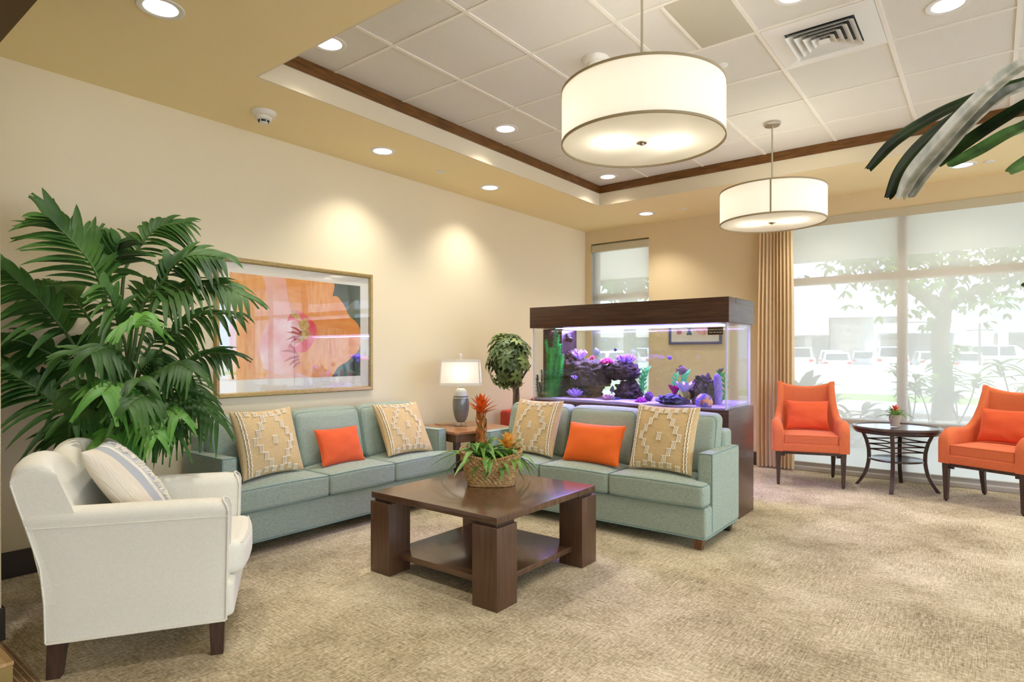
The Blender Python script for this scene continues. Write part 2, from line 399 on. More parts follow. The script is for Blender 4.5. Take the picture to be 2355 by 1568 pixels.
# stained wood band at the top of the tray
g = G(); w = .012; b0 = ZT - .085
p = .0145; a0, a1, c0, c1 = TX0 + p, TX1 - p, TY0 + p, TY1 - p
g.box(a0, a0 + w, c0, c1, b0, ZT - .001).box(a1 - w, a1, c0, c1, b0, ZT - .001)
g.box(a0 + w, a1 - w, c1 - w, c1, b0, ZT - .001).box(a0 + w, a1 - w, c0, c0 + w, b0, ZT - .001)
struct(g.obj('trim_3', trimwood_m, smooth=0), 'stained brown wood band around the ceiling tray')
# suspended ceiling grid
g = G(); gx, gy, a = -2.926, 2.547, .61
for i in range(-1, 11):
    x = gx + i * a
    if TX0 + .05 < x < TX1 - .05: g.box(x - .012, x + .012, TY0 + .028, TY1 - .028, ZT - .006, ZT)
for j in range(0, 6):
    y = gy + j * a
    g.box(TX0 + .028, TX1 - .028, y - .012, y + .012, ZT - .0055, ZT)
struct(g.obj('trim_4', grid_m, smooth=0), 'white metal grid between the ceiling tiles')
pan = G().rbox(gx + 2.47 * a, gx + 3 * a - .014, gy + a + .014, gy + 2 * a - .014, ZT - .008, ZT - .0005, .003).obj('access_panel', mat('panel_grey', (196, 190, 168), .55))
tag(pan, 'grey-beige blank metal panel filling half a ceiling tile', 'panel')
tag(G().rbox(gx + 2.43 * a, gx + 2.47 * a - .001, gy + a + .014, gy + 2 * a - .014, ZT - .007, ZT - .0005, .002).obj('grid_bar', grid_m), 'short white cross bar beside the grey blank panel', 'ceiling bar')

# ------------------------------------------------------------------ windows
frame_m = mat('window_aluminium', (186, 182, 170), .4)
pane_m = glassy('window_glass', (.96, .985, .98), .05)
valance_m = mat('valance_grey', (204, 194, 164), .6)
blind_m = screen('solar_screen', (246, 241, 230), .26)
gasket_m = mat('window_gasket', (72, 60, 48), .5)
w1 = thing('window_1', 'narrow white framed window left of the aquarium', 'window', (0, 0, 0)); w1['kind'] = 'structure'
g = G(); y0, y1 = YW + .10, YW + .17
g.rbox(SW0, SW0 + .05, y0, y1, .45, SWZ, .004).rbox(SW1 - .05, SW1, y0, y1, .45, SWZ, .004).rbox(SW0, SW1, y0, y1, SWZ - .05, SWZ, .004)
g.rbox(SW0, SW1, y0, y1, .45, .52, .004).rbox(SW0, SW1, y0, y1, 2.02, 2.10, .004); g.obj('window_frame', frame_m, w1)
G().box(SW0 + .05, SW1 - .05, YW + .13, YW + .134, .5, SWZ - .05).obj('pane', pane_m, w1, 0)
G().box(SW0 + .0005, SW0 + .012, YW + .075, YW + .098, .45, SWZ).obj('gasket', gasket_m, w1, 0)
G().rbox(SW0, SW0 + .0004, YW + .001, YW + .07, .45, SWZ, .0001).obj('jamb', frame_m, w1)
w2 = thing('window_2', 'large white framed window behind the coral armchairs', 'window', (0, 0, 0)); w2['kind'] = 'structure'
g = G(); y0, y1 = YW + .02, YW + .10
for x in (BW0 + .02, -.708, .85, 2.4, 3.7, 4.68): g.rbox(x - .045, x + .045, y0, y1, .05, BWZ, .006)
for z0, z1 in ((0, .085), (.535, .60), (2.045, 2.13), (BWZ - .05, BWZ)): g.rbox(BW0, BW1, y0 + .003 - (.033 if z0 == 0 else 0), y1 - .002, z0, z1, .005)
g.obj('window_frame', frame_m, w2)
G().box(BW0, BW1, YW + .06, YW + .064, .08, BWZ).obj('pane', pane_m, w2, 0)
G().rbox(BW0, BW1, YW - .05, YW + .02, 0, .05, .008).obj('window_sill', frame_m, w2)
for nm, x0, x1, z0, lab in (('roller_blind', SW0 + .014, SW1, .5, 'sheer white roller blind over the narrow window'),
                            ('roller_blind', BW0, BW1, .09, 'sheer white roller blind over the large window')):
    rb = thing(nm, lab, 'blind', ((x0 + x1) / 2, YW - .02, 2.68)); w = (x1 - x0) / 2
    yb = .055 if w < 1 else .012
    G().add([(-w, yb, z0 - 2.68), (w, yb, z0 - 2.68), (w, yb, .03), (-w, yb, .03)], [(0, 1, 2, 3)]).obj('screen_fabric', blind_m, rb, 0)
    G().rbox(-w, w, .0 if w > 1 else .005, .02 if w > 1 else .1, 0, .092, .006).obj('valance', valance_m, rb)
    G().tube([(-w, yb, z0 - 2.68), (w, yb, z0 - 2.68)], .008, 8).obj('bottom_rail', frame_m, rb)
# curtain
g = G(); N = 150; rows = []
cx0, cx1 = -2.10, -1.70
for zi, z in enumerate((.02, .3, 1.0, 1.8, 2.5, 2.9)):
    row = []
    for i in range(N + 1):
        t = i / N; sq = 1 - .10 * math.exp(-((z - 2.9) / .9) ** 2)
        x = (cx0 + cx1) / 2 + (t - .5) * (cx1 - cx0) * sq
        y = 7.225 + .036 * math.sin(t * 2 * PI * 10 + .4 * math.sin(z * 1.3)) * (1 + .25 * math.sin(t * 9 + z)) + .012 * math.sin(t * 71)
        row.append((x, y, z))
    rows.append(row)
g.loft(rows, caps=False, closed=False)
cu = thing('curtain', 'tan pleated floor-length curtain beside the large window', 'curtain', (0, 0, 0))
g.obj('drape', mat('curtain_cloth', (250, 232, 196), .85, (244, 222, 182), 30, (6, 6, .3), trans=.4), cu, 60)
G().tube([(-2.14, 7.24, 2.92), (-1.66, 7.24, 2.92)], .014, 10).box(-2.13, -2.11, 7.24, YW, 2.91, 2.93).box(-1.69, -1.67, 7.24, YW, 2.91, 2.93).obj('curtain_rod', frame_m, cu)

# ------------------------------------------------------------------ ceiling fittings
bulb_m = mat('lamp_glow', (255, 250, 240), .5, emit=9)
def downlight(x, y, z, label, first=[None]):
    if first[0] is None:
        t = thing('recessed_downlight', label, 'ceiling light', (x, y, z), 0, 'recessed ceiling downlights')
        G().lathe([(.077, .002), (.077, -.003), (.083, -.007), (.103, -.005), (.106, -.0005)], 40, cap=False).obj('trim_ring', white_m, t, 50)
        G().lathe([(.076, -.003), (.062, .04), (.045, .085)], 40, cap=False).obj('reflector', refl_m, t, 60)
        G().lathe([(.0, .08), (.05, .08)], 24, cap=False).obj('lamp', bulb_m, t, 0)
        light('SPOT', 'lamp_light', t, (0, 0, .018), SPOT_W, SPOT_COL, spot_size=R(112), spot_blend=.95, shadow_soft_size=.05)
        first[0] = t; return t
    return dup(first[0], (x, y, z), None, label)
sl = ['recessed downlight nearest the framed flower print, in the tan lower ceiling', 'recessed downlight in the tan ceiling left of the tray, above the table lamp',
      'recessed downlight in the tan ceiling above the narrow window', 'recessed downlight half hidden behind the far drum pendant', 'large recessed downlight cut by the top edge at upper left',
      'added recessed downlight, unseen above the large window', 'added recessed downlight, unseen at the far right', 'added recessed downlight, unseen above the camera', 'added recessed downlight, unseen at the near right']
for (x, y), lb in zip(soffit_lights, sl): downlight(x, y, ZS, lb)
tl = ['recessed downlight in the tiles at the near left end of the tray', 'recessed downlight in the tiles left of the near drum pendant', 'recessed downlight in the tiles at the far corner of the tray',
      'recessed downlight in the tiles right of the air vent', 'recessed downlight cut by the top edge beside the air vent', 'added recessed downlight, unseen in the tray tiles', 'added recessed downlight, unseen at the far end of the tray tiles']
for (x, y), lb in zip(tray_lights, tl): downlight(x, y, ZT, lb)

def smoke(x, y, z, label, s=1):
    t = thing('smoke_detector', label, 'smoke detector', (x, y, z), 0, 'ceiling smoke detectors')
    G().lathe([(.086, -.0005), (.086, -.008), (.074, -.03), (.062, -.036)], 32).obj('base_plate', plastic_m, t)
    G().lathe([(.060, -.034), (.056, -.052), (.046, -.060)], 32).obj('sensor_housing', plastic_m, t)
    h = G().lathe([(.040, -.058), (.036, -.072)], 24).obj('vent_opening', black_m, t)
    g = G().lathe([(.030, -.071), (.028, -.080), (.012, -.084)], 24)
    for k in range(6): g.box(-.003 + .037 * math.cos(k * PI / 3), .003 + .037 * math.cos(k * PI / 3), -.003 + .037 * math.sin(k * PI / 3), .003 + .037 * math.sin(k * PI / 3), -.074, -.058)
    g.obj('sensor_cap', plastic_m, t); return t
smoke(-4.008, 2.313, ZS, 'smoke detector on the tan lower ceiling at left')
smoke(-2.021, 3.472, ZT, 'smoke detector on the ceiling tiles beside the near pendant rod')
for x, y, z, lb in ((-4.011, 4.07, ZS, 'small round sprinkler cover plate on the tan ceiling at left'), (-2.826, 6.849, ZS, 'small round sprinkler cover plate on the tan ceiling left of the far pendant'),
                    (-1.41, 4.063, ZT, 'round sprinkler cover plate on the tiles near the air vent'), (-.011, 6.819, ZS, 'sprinkler cover plate on the tan ceiling behind the overhanging leaves')):
    tag(G().lathe([(.040, -.0003), (.041, -.006), (.036, -.008)], 32).obj('sprinkler_cover', white_m, loc=(x, y, z)), lb, 'sprinkler cover', 'sprinkler cover plates')

# air vent: four-way louvred diffuser
vx, vy = gx + 3.5 * a, gy + 3 * a - a / 2
vent = thing('air_vent', 'square four-way louvred air vent in the ceiling tiles', 'vent', (vx, vy, ZT))
hs = a / 2 - .014; hi = .185
g = G()
for k in range(4):
    M = Matrix.Rotation(k * PI / 2, 4, 'Z')
    q = G(); q.add([(-hs, -hs, -.008), (hs, -hs, -.008), (hi, -hi, -.014), (-hi, -hi, -.014), (-hs, -hs, -.001), (hs, -hs, -.001), (hi, -hi, -.006), (-hi, -hi, -.006)],
                   [(3, 2, 1, 0), (4, 5, 6, 7), (0, 1, 5, 4), (2, 3, 7, 6)]); g.merge(q, M)
g.obj('face_plate', white_m, vent, 0)
G().box(-hi, hi, -hi, hi, -.0045, -.001).obj('duct_opening', black_m, vent, 0)
for i, (ri, ro) in enumerate(((.150, .182), (.110, .142), (.070, .102), (.030, .062))):
    g = G()
    for k in range(4):
        M = Matrix.Rotation(k * PI / 2, 4, 'Z')
        q = G(); q.add([(-ro, -ro, -.034), (ro, -ro, -.034), (ri, -ri, -.006), (-ri, -ri, -.006), (-ro, -ro + .002, -.034), (ro, -ro + .002, -.034), (ri, -ri + .002, -.006), (-ri, -ri + .002, -.006)],
                       [(3, 2, 1, 0), (4, 5, 6, 7), (0, 1, 5, 4)]); g.merge(q, M)
    g.obj('louvre', white_m, vent, 0)
G().add([(-.03, -.03, -.034), (.03, -.03, -.034), (.03, .03, -.034), (-.03, .03, -.034), (0, 0, -.008)], [(3, 2, 1, 0), (0, 1, 4), (1, 2, 4), (2, 3, 4), (3, 0, 4)]).obj('louvre_centre', white_m, vent, 0)

# drum pendants
shade_m = bpy.data.materials.new('lamp_fabric'); shade_m.use_nodes = True
def shade_mat(m, c, k=.75):
    n = m.node_tree.nodes; l = m.node_tree.links; n.clear(); o = n.new('ShaderNodeOutputMaterial')
    d = n.new('ShaderNodeBsdfDiffuse'); t = n.new('ShaderNodeBsdfTranslucent'); x = n.new('ShaderNodeMixShader'); x.inputs[0].default_value = k
    d.inputs[0].default_value = lin(c); t.inputs[0].default_value = lin(c)
    l.new(d.outputs[0], x.inputs[1]); l.new(t.outputs[0], x.inputs[2]); l.new(x.outputs[0], o.inputs[0])
shade_mat(shade_m, (250, 248, 241), .6)
diff_m = bpy.data.materials.new('acrylic_diffuser'); diff_m.use_nodes = True; shade_mat(diff_m, (240, 236, 226), .62)
band_m = mat('shade_trim', (176, 158, 122), .7)
def pendant(x, y, label, first=[None]):
    if first[0]: return dup(first[0], (x, y, ZT), R(-166.5), label)
    t = thing('drum_pendant', label, 'pendant light', (x, y, ZT), R(38), 'drum pendants hanging from the tray')
    zt, zb, Rr = 2.632 - ZT, 2.372 - ZT, .41
    G().lathe([(.066, -.0005), (.066, -.02), (.058, -.028), (.012, -.03)], 32).obj('ceiling_canopy', chrome_m, t)
    G().tube([(0, 0, -.02), (0, 0, zb - .002)], .0065, 12).obj('rod', mat('rod_nickel', (196, 188, 166), .35, metal=.8), t)
    G().lathe([(Rr, zb), (Rr, zt), (Rr - .003, zt), (Rr - .003, zb)], 96, cap=False).obj('lamp_shade', shade_m, t, 60)
    d = G().lathe([(.006, zb + .004), (Rr - .005, zb + .004), (Rr - .005, zb + .006), (.006, zb + .006)], 72, cap=False).obj('diffuser', diff_m, t, 60)
    g = G()
    for z in (zb, zt): g.lathe([(Rr - .004, z - .006), (Rr + .003, z - .006), (Rr + .003, z + .006), (Rr - .004, z + .006), (Rr - .004, z - .006)], 96, cap=False)
    g.box(-.006, .006, Rr - .001, Rr + .0025, zb, zt); g.obj('shade_trim', band_m, t, 40)
    g = G()
    for k in range(3): g.tube([(.006 * math.cos(k * 2.094), .006 * math.sin(k * 2.094), zt - .03), ((Rr - .004) * math.cos(k * 2.094), (Rr - .004) * math.sin(k * 2.094), zt - .004)], .003, 6)
    g.obj('spider', chrome_m, t)
    G().lathe([(.004, zb - .014), (.010, zb - .012), (.012, zb - .006), (.026, zb - .004), (.027, zb + .001)], 24).obj('finial', mat('nickel_knob', (176, 160, 128), .3, metal=.9), t)
    for s in (-1, 1):
        b = G().lathe([(.012, .0), (.012, .05), (.03, .075), (.026, .115), (.0, .13)], 16).obj('bulb', bulb_m, t, loc=(s * .15, 0, zb + .035)); b.rotation_euler = (0, 0, 0)
        light('POINT', 'bulb_light', t, (s * .15, 0, zb + .065), PEND_W, (1, .985, .955), shadow_soft_size=.05)
    first[0] = t; return t
pendant(-1.415, 2.898, 'near large white drum pendant hanging over the coffee table')
pendant(-1.427, 5.33, 'far white drum pendant with a seam, hanging before the curtain')

# ------------------------------------------------------------------ sofas
def cushion_piping(hx, hy, r, z, rad, cx, cy, pr=.0045):
    c = r * (1 - .7071); return G().tube(rrect(hx - c, hy - c, rad, z, 5, cx, cy), pr, 6, closed=True)
def make_sofa(L, label):
    """origin: floor, front centre; faces -Y; depth D"""
    t = thing('sofa', label, 'sofa', group='matching teal sofas')
    D = .70; W = L / 2; A = .10; zb = .075
    G().rbox(-W + .004, W - .004, .03, D - .02, zb, .28, .018, 3).obj('base', teal_m, t)
    bp = G().tube(rrect(W - .003, (D - .05) / 2 + .003, .02, zb + .006, 4, 0, (D + .01) / 2), .005, 6, closed=True).obj('welt', tealp_m, t)
    for s in (-1, 1):
        x0, x1 = (W - A, W) if s > 0 else (-W, -W + A)
        am = G().rbox(x0, x1, .14, D - .01, zb + .01, .622, .018, 3, 3, (.004, 0, .004)).obj('arm', teal_m, t)
        g = G(); cx, cy = (x0 + x1) / 2, (.14 + D - .01) / 2
        g.tube(rrect(A / 2 - .004, (D - .15) / 2 - .004, .012, .618, 4, cx, cy), .004, 6, closed=True)
        for xx in (x0 + .004, x1 - .004): g.tube([(xx, .144, zb + .03), (xx, .144, .615)], .004, 6)
        g.obj('piping', tealp_m, am)
    G().rbox(-W + .055, W - .055, D - .16, D, zb + .02, .74, .03, 3, 3).obj('back_frame', teal_m, t)
    cw = (L - 2 * A) / 3
    for i in range(3):
        xa, xb = -W + A + cw * i, -W + A + cw * (i + 1)
        z0, z1 = .285, .432
        xs = [xa + .002, xb - .002]; ysplit = .132
        ears = (A - .004 if i == 0 else 0, A - .004 if i == 2 else 0)
        def fn(q, nrm, xa=xa, xb=xb, ears=ears):
            x, y, z = q
            k = max(0., min(1., (ysplit - y) / .02 + .5)); k = k * k * (3 - 2 * k)
            mid = (xa + xb) / 2; u = (x - mid) / ((xb - xa) / 2)
            if u < 0 and ears[0]: x = x - (-u) * ears[0] * k
            if u > 0 and ears[1]: x = x + u * ears[1] * k
            z += .010 * (1 - min(1, abs(u)) ** 2) * (1 if z > .36 else 0)
            return (x, y - .012 * (1 - u * u) * (1 if y < .05 else 0), z)
        sc_ = G().rbox(xs[0], xs[1], 0, D - .18, z0, z1, .026, 3, 16, (0, 0, .018), fn).obj('seat_cushion', teal_m, t, 50)
        g = G()
        for z in (z0 + .008, z1 - .007):
            P = []
            hx, hy = (xs[1] - xs[0]) / 2, (D - .18) / 2; cx = (xs[0] + xs[1]) / 2
            for (x, y, zz) in rrect(hx - .006, hy - .006, .02, z, 4, cx, hy):
                P.append((x, y, zz))
            Q = []
            for k_, p in enumerate(P):
                q = P[(k_ + 1) % len(P)]
                for m_ in range(12): Q.append(tuple(p[a] + (q[a] - p[a]) * m_ / 12 for a in range(3)))
            g.tube([(lambda r_: (r_[0], r_[1], p[2] + (.0085 * (1 - min(1, abs((p[0] - (xa + xb) / 2) / ((xb - xa) / 2))) ** 2) if z > .36 else 0)))(fn(p, None)) for p in Q], .0042, 6, closed=True)
        g.obj('piping', tealp_m, sc_)
    for i in range(3):
        xa, xb = -W + A + cw * i + .004, -W + A + cw * (i + 1) - .004; ln = R(13)
        if i == 0: xa -= .03
        if i == 2: xb += .03
        def lean(q, nrm=None):
            x, y, z = q; zz = z - .42
            return (x, y + zz * math.tan(ln), z - abs(y - .45) * .08)
        zt = .855
        bc = G().rbox(xa, xb, .355, .50, .435, zt, .05, 4, 10, (0, .03, .010), lean).obj('back_cushion', teal_m, t, 60)
        g = G(); cx = (xa + xb) / 2; hx = (xb - xa) / 2
        for yy in (.372, .483):
            P = [(p[0], yy, p[1]) for p in rrect(hx - .012, (zt - .435) / 2 - .012, .04, 0, 6, cx, (zt + .435) / 2)]
            g.tube([lean(p) for p in P], .0042, 6, closed=True)
        g.obj('piping', tealp_m, bc)
    for sx in (-1, 1):
        for y in (.075, D - .075):
            g = G(); x = sx * (W - .065); 
            g.loft([[(x + dx * k, y + dy * k, z) for dx, dy in ((-1, -1), (1, -1), (1, 1), (-1, 1))] for z, k in ((0, .022), (zb + .005, .034))])
            g.obj('leg', legl_m if y < .2 else leg_m, t, 0)
    return t
sofaB = make_sofa(2.02, 'teal three-seat sofa in front of the aquarium'); sofaB.location = (-2.455, 3.865, 0)
sofaA = dup(sofaB, (-3.672, 2.925, 0), R(90), 'teal three-seat sofa along the cream wall under the flower print')

# throw pillows -------------------------------------------------------
def psurf(u, v, w, h, T, side):
    e = max(0, (1 - u * u)) * max(0, (1 - v * v)); th = T * (e ** .42) * side
    x = w / 2 * u * (1 - .07 * (1 - v * v) ** 1 * abs(u) ** 3 * 1.0); y = h / 2 * v * (1 - .07 * (1 - u * u) * abs(v) ** 3)
    return Vector((x, th, y))
def pillow_mesh(w, h, T, n=26, seed=0, wr=.006):
    g = G()
    for side in (-1, 1):
        V = []; F = []
        for i in range(n + 1):
            for j in range(n + 1):
                u, v = math.sin(PI / 2 * (2 * i / n - 1)), math.sin(PI / 2 * (2 * j / n - 1))
                p = psurf(u, v, w, h, T, side); e = (1 - u * u) * (1 - v * v)
                p.y += side * wr * noise.noise(Vector((u * 2.2, v * 2.2, seed + side))) * min(1, e * 4); V.append(p)
        for i in range(n):
            for j in range(n):
                a, b, c, d = i * (n + 1) + j, (i + 1) * (n + 1) + j, (i + 1) * (n + 1) + j + 1, i * (n + 1) + j + 1
                F.append((a, b, c, d) if side < 0 else (d, c, b, a))
        g.add(V, F)
    return g
def place_pillow(t, bl, br, lean, h):
    """stand the pillow on the seat between two bottom corners, leaning back"""
    bl, br = Vector(bl), Vector(br); yaw = math.atan2(br.y - bl.y, br.x - bl.x)
    M = Matrix.Translation((bl + br) / 2) @ Matrix.Rotation(yaw, 4, 'Z') @ Matrix.Rotation(-R(lean), 4, 'X') @ Matrix.Translation((0, 0, h / 2))
    t.matrix_world = M; t.location = M.to_translation(); t.rotation_euler = M.to_euler()
def weld(o):
    bm = bmesh.new(); bm.from_mesh(o.data); bmesh.ops.remove_doubles(bm, verts=bm.verts, dist=1e-5); bm.to_mesh(o.data); bm.free()
def embroidered(label, bl, br, lean, w, h, seed, stripe_sides):
    t = thing('throw_pillow', label, 'pillow', group='straw yellow stitched pillows'); T = .075
    c = pillow_mesh(w, h, T, 26, seed).obj('cover', yellow_f, t, 80); weld(c)
    g = G()
    def sp(u, v):
        p = psurf(max(-.995, min(.995, u)), max(-.995, min(.995, v)), w, h, T, -1); p.y -= .006; return p
    spots = [(0, 0)]
    for k in range(4):
        for sx in (-1, 1):
            for sy in ((1,) if k == 0 else (-1, 1)): spots.append((sx * (.60 - .128 * k), sy * .22 * k))
    spots += [(sx * .10, sy * .80) for sx in (-1, 1) for sy in (1,)] + [(sx * .38, sy * .84) for sx in (-1, 1) for sy in (-1, 1)] + [(sx * .62, .88) for sx in (-1, 1)] + [(sx * .12, -.86) for sx in (-1, 1)] + [(sx * .62, -.9) for sx in (-1, 1)]
    for (u, v) in spots:
        hh = .105 if abs(v) < .8 else .07
        for du in (-.045, 0, .045): g.tube([sp(u + du + .012 * s, v + hh * s) for s in (-1, -.33, .33, 1)], .0032, 5)
        for s in (-1, 1): g.tube([sp(u + du, v + hh * s) for du in (-.075, 0, .075)], .0026, 5)
    for s in stripe_sides:
        for uu in (.80, .88): g.tube([sp(s * uu + .012 * math.sin(k * 2.1), -.97 + 1.94 * k / 40) for k in range(41)], [.0035 + .002 * (k % 2) for k in range(41)], 6)
    g.obj('stitched_pattern', yarn_m, t, 60); place_pillow(t, bl, br, lean, h); return t
embroidered('straw yellow pillow with white stitched diamonds, beside the left arm of the wall sofa', (-3.83, 2.07, .455), (-3.90, 2.55, .455), 18, .50, .47, 1, (-1,))
embroidered('straw yellow stitched pillow at the right end of the wall sofa', (-3.83, 3.31, .455), (-3.79, 3.72, .455), 30, .46, .47, 2, (-1,))
embroidered('straw yellow stitched pillow at the left end of the aquarium sofa', (-3.23, 4.10, .455), (-2.78, 4.07, .455), 19, .48, .47, 3, (1,))
embroidered('straw yellow stitched pillow beside the right arm of the aquarium sofa', (-2.08, 4.06, .455), (-1.60, 4.03, .455), 17, .49, .48, 4, (-1, 1))
def plain_pillow(label, m, bl, br, lean, w, h, T, seed, group=None, wr=.01):
    t = thing('lumbar_pillow', label, 'pillow', group=group)
    c = pillow_mesh(w, h, T, 24, seed, wr).obj('cover', m, t, 80); weld(c)
    P = [psurf(u, v, w, h, T, 0) for u, v in [(-1 + 2 * k / 12, -1) for k in range(12)] + [(1, -1 + 2 * k / 12) for k in range(12)] + [(1 - 2 * k / 12, 1) for k in range(12)] + [(-1, 1 - 2 * k / 12) for k in range(12)]]
    G().tube(P, .004, 6, closed=True).obj('seam', m, t, 80); place_pillow(t, bl, br, lean, h); return t
plain_pillow('coral-red lumbar pillow in the middle of the wall sofa', orange_p, (-3.875, 2.70, .455), (-3.885, 3.09, .455), 22, .39, .28, .06, 5)
plain_pillow('bright orange lumbar pillow in the middle of the aquarium sofa', orange_b, (-2.655, 4.05, .455), (-2.155, 4.03, .455), 22, .50, .31, .075, 6)

# ------------------------------------------------------------------ coffee table
t = thing('coffee_table', 'square dark brown wooden coffee table with block legs and lower shelf', 'coffee table', (-2.41, 2.83, 0))
hx = .485; lw = .165
for sx in (-1, 1):
    for sy in (-1, 1):
        x0, x1 = sorted((sx * hx, sx * (hx - lw))); y0, y1 = sorted((sy * hx, sy * (hx - lw)))
        lg = G().rbox(x0, x1, y0, y1, 0, .418, .003).obj('leg', esp_m, t)
        G().box(*sorted((sx * (hx - .02), sx * (hx - lw))), *sorted((sy * (hx - .02), sy * (hx - lw))), .418, .4355).obj('spacer', leg_m, lg, 0)
G().rbox(-hx + .004, hx - .004, -hx + .004, hx - .004, .435, .472, .003).obj('tabletop', esph_m, t)
hs = hx - .075
poly = []
G().rbox(-hs, hs, -hs, hs, .085, .118, .003).obj('lower_shelf', esph_m, t)

# basket and bromeliads ------------------------------------------------
BX, BY = -2.46, 2.94; bz = .473; brot = R(38)
bk = thing('wicker_basket', 'woven tan wicker basket on the coffee table', 'basket', (BX, BY, bz), brot)
def basket_ring(zf, theta, inner=0):
    ex = .140 + .052 * zf ** .8; ey = .095 + .045 * zf
    c, s = math.cos(theta), math.sin(theta); p = 3.2
    rr = 1 / (abs(c / ex) ** p + abs(s / ey) ** p) ** (1 / p)
    return rr - inner
g = G(); rows = 34; N = 200; S = []
for i in range(rows + 1):
    zf = i / rows; ring = []
    for k in range(N):
        th = 2 * PI * k / N; r = basket_ring(zf, th)
        ht = .165 + .05 * math.cos(th) ** 2
        row = int(i / 3.0); wv = math.sin(th * 26 + (row % 2) * PI + .6 * math.sin(row * 7.3)) * .5 + .5
        r += .0075 * wv * math.sin(PI * ((i % 3) + .5) / 3) + .002 * noise.noise(Vector((th * 9, i * .8, 0)))
        ring.append((r * math.cos(th), r * math.sin(th), zf * ht))
    S.append(ring)
wick_m = mat('wicker', (206, 166, 106), .6, (138, 96, 50), 60, (1, 1, 3), bump=.4, bscale=90, lo=.3, hi=.6)
g.loft(S, caps=False); 
S2 = [[(basket_ring(zf, 2 * PI * k / 60, .012) * math.cos(2 * PI * k / 60), basket_ring(zf, 2 * PI * k / 60, .012) * math.sin(2 * PI * k / 60), zf * (.165 + .05 * math.cos(2 * PI * k / 60) ** 2)) for k in range(60)] for zf in (1, .5, .05)]
g.loft(S2, caps=False); g.lathe([(.06, .004), (.0, .004)], 60, cap=False)
g.obj('woven_body', wick_m, bk, 60)
g = G(); rp = []
for k in range(240):
    th = 2 * PI * k / 240; r = basket_ring(1, th, .004); ht = .165 + .05 * math.cos(th) ** 2
    rp.append((r * math.cos(th), r * math.sin(th), ht + .004))
g.tube(rp, [.009 + .003 * math.sin(k * 1.9) for k in range(240)], 7, closed=True); g.obj('braided_rim', mat('wicker_rim', (190, 148, 92), .6, (150, 108, 60), 70), bk, 60)
g = G().tube([(basket_ring(0, 2 * PI * k / 80, -.003) * math.cos(2 * PI * k / 80), basket_ring(0, 2 * PI * k / 80, -.003) * math.sin(2 * PI * k / 80), .005) for k in range(80)], .006, 7, closed=True); g.obj('base_rim', MATS['wicker_rim'], bk, 60)
G().lathe([(.112, .145), (.05, .157), (.0, .16)], 24, sx=1.45, sy=.9, cap=False).obj('moss', mat('moss', (84, 74, 40), .9, (52, 48, 26), 60), bk, 60)
bl_m = mat('bromeliad_leaf', (140, 184, 84), .35, (92, 144, 56), 12, (1, 1, 1), trans=.2)
bo_m = mat('bromeliad_orange', (238, 110, 36), .4, (206, 82, 20), 14, trans=.2)
by_m = mat('bromeliad_yellow', (240, 196, 86), .4, (226, 150, 50), 14, trans=.2)
bd_m = mat('bromeliad_stem', (150, 92, 40), .5, (104, 96, 46), 12)
def bromeliad(label, loc, nleaf, L, W, seed, spike=None, fl=None, droop=(.5, 1.0), zmin=.55, avoid=None, name='bromeliad', sc_=1):
    rnd = random.Random(seed); t = thing(name, label, 'plant', loc)
    g = G()
    for k in range(nleaf):
        a = 2.4 * k + rnd.uniform(-.2, .2); el = rnd.uniform(zmin, 1.3); 
        d = Vector((math.cos(a) * math.cos(el), math.sin(a) * math.cos(el), math.sin(el)))
        g.leaf((.008 * math.cos(a), .008 * math.sin(a), 0), d, (0, 0, 1), L * rnd.uniform(.7, 1.1), W * rnd.uniform(.8, 1.1), rnd.uniform(*droop), 9, .35, shape=.6)
    g.obj('leaves', bl_m, t, 80)
    if spike:
        st = G().tube([(0, 0, 0), (.004, 0, spike * .5), (0, 0, spike * .9)], [.02, .018, .016], 10)
        for k in range(18):
            a = k * 2.4; z = spike * (.12 + .042 * k); st.leaf((.012 * math.cos(a), .012 * math.sin(a), z), (math.cos(a) * .35, math.sin(a) * .35, .9), (math.cos(a), math.sin(a), .2), spike * .22, .035, .0, 5, .4, shape=.5)
        st.obj('flower_stem', mat('bract_stem', (206, 112, 44), .5, (128, 104, 50), 20), t, 80)
    if fl:
        m, n, z0, ln, w = fl; g = G()
        for k in range(n):
            a = k * 2.4; q = k / n; el = R(25 + 60 * q); z = z0 + .05 * q * ln / .09
            g.leaf((.01 * math.cos(a), .01 * math.sin(a), z), (math.cos(a) * math.cos(el), math.sin(a) * math.cos(el), math.sin(el)), (0, 0, 1), ln * (1.1 - .45 * q), w, .12, 5, .45, shape=.5)
        g.obj('flower', m, t, 80)
    return t
bromeliad('tall bromeliad with an orange star flower, in the wicker basket', (BX - .055, BY - .03, bz + .15), 28, .40, .046, 3, .33, (bo_m, 24, .285, .12, .030), (.45, .95), .35)
bromeliad('short bromeliad with a yellow flower, at the right of the wicker basket', (BX + .08, BY + .065, bz + .147), 32, .27, .050, 9, None, (by_m, 18, .07, .10, .038), (.5, 1.1), .35)
bromeliad('broad-leaved green bromeliad at the front of the wicker basket', (BX + .03, BY - .02, bz + .147), 20, .24, .058, 12, None, None, (.7, 1.3), .45)

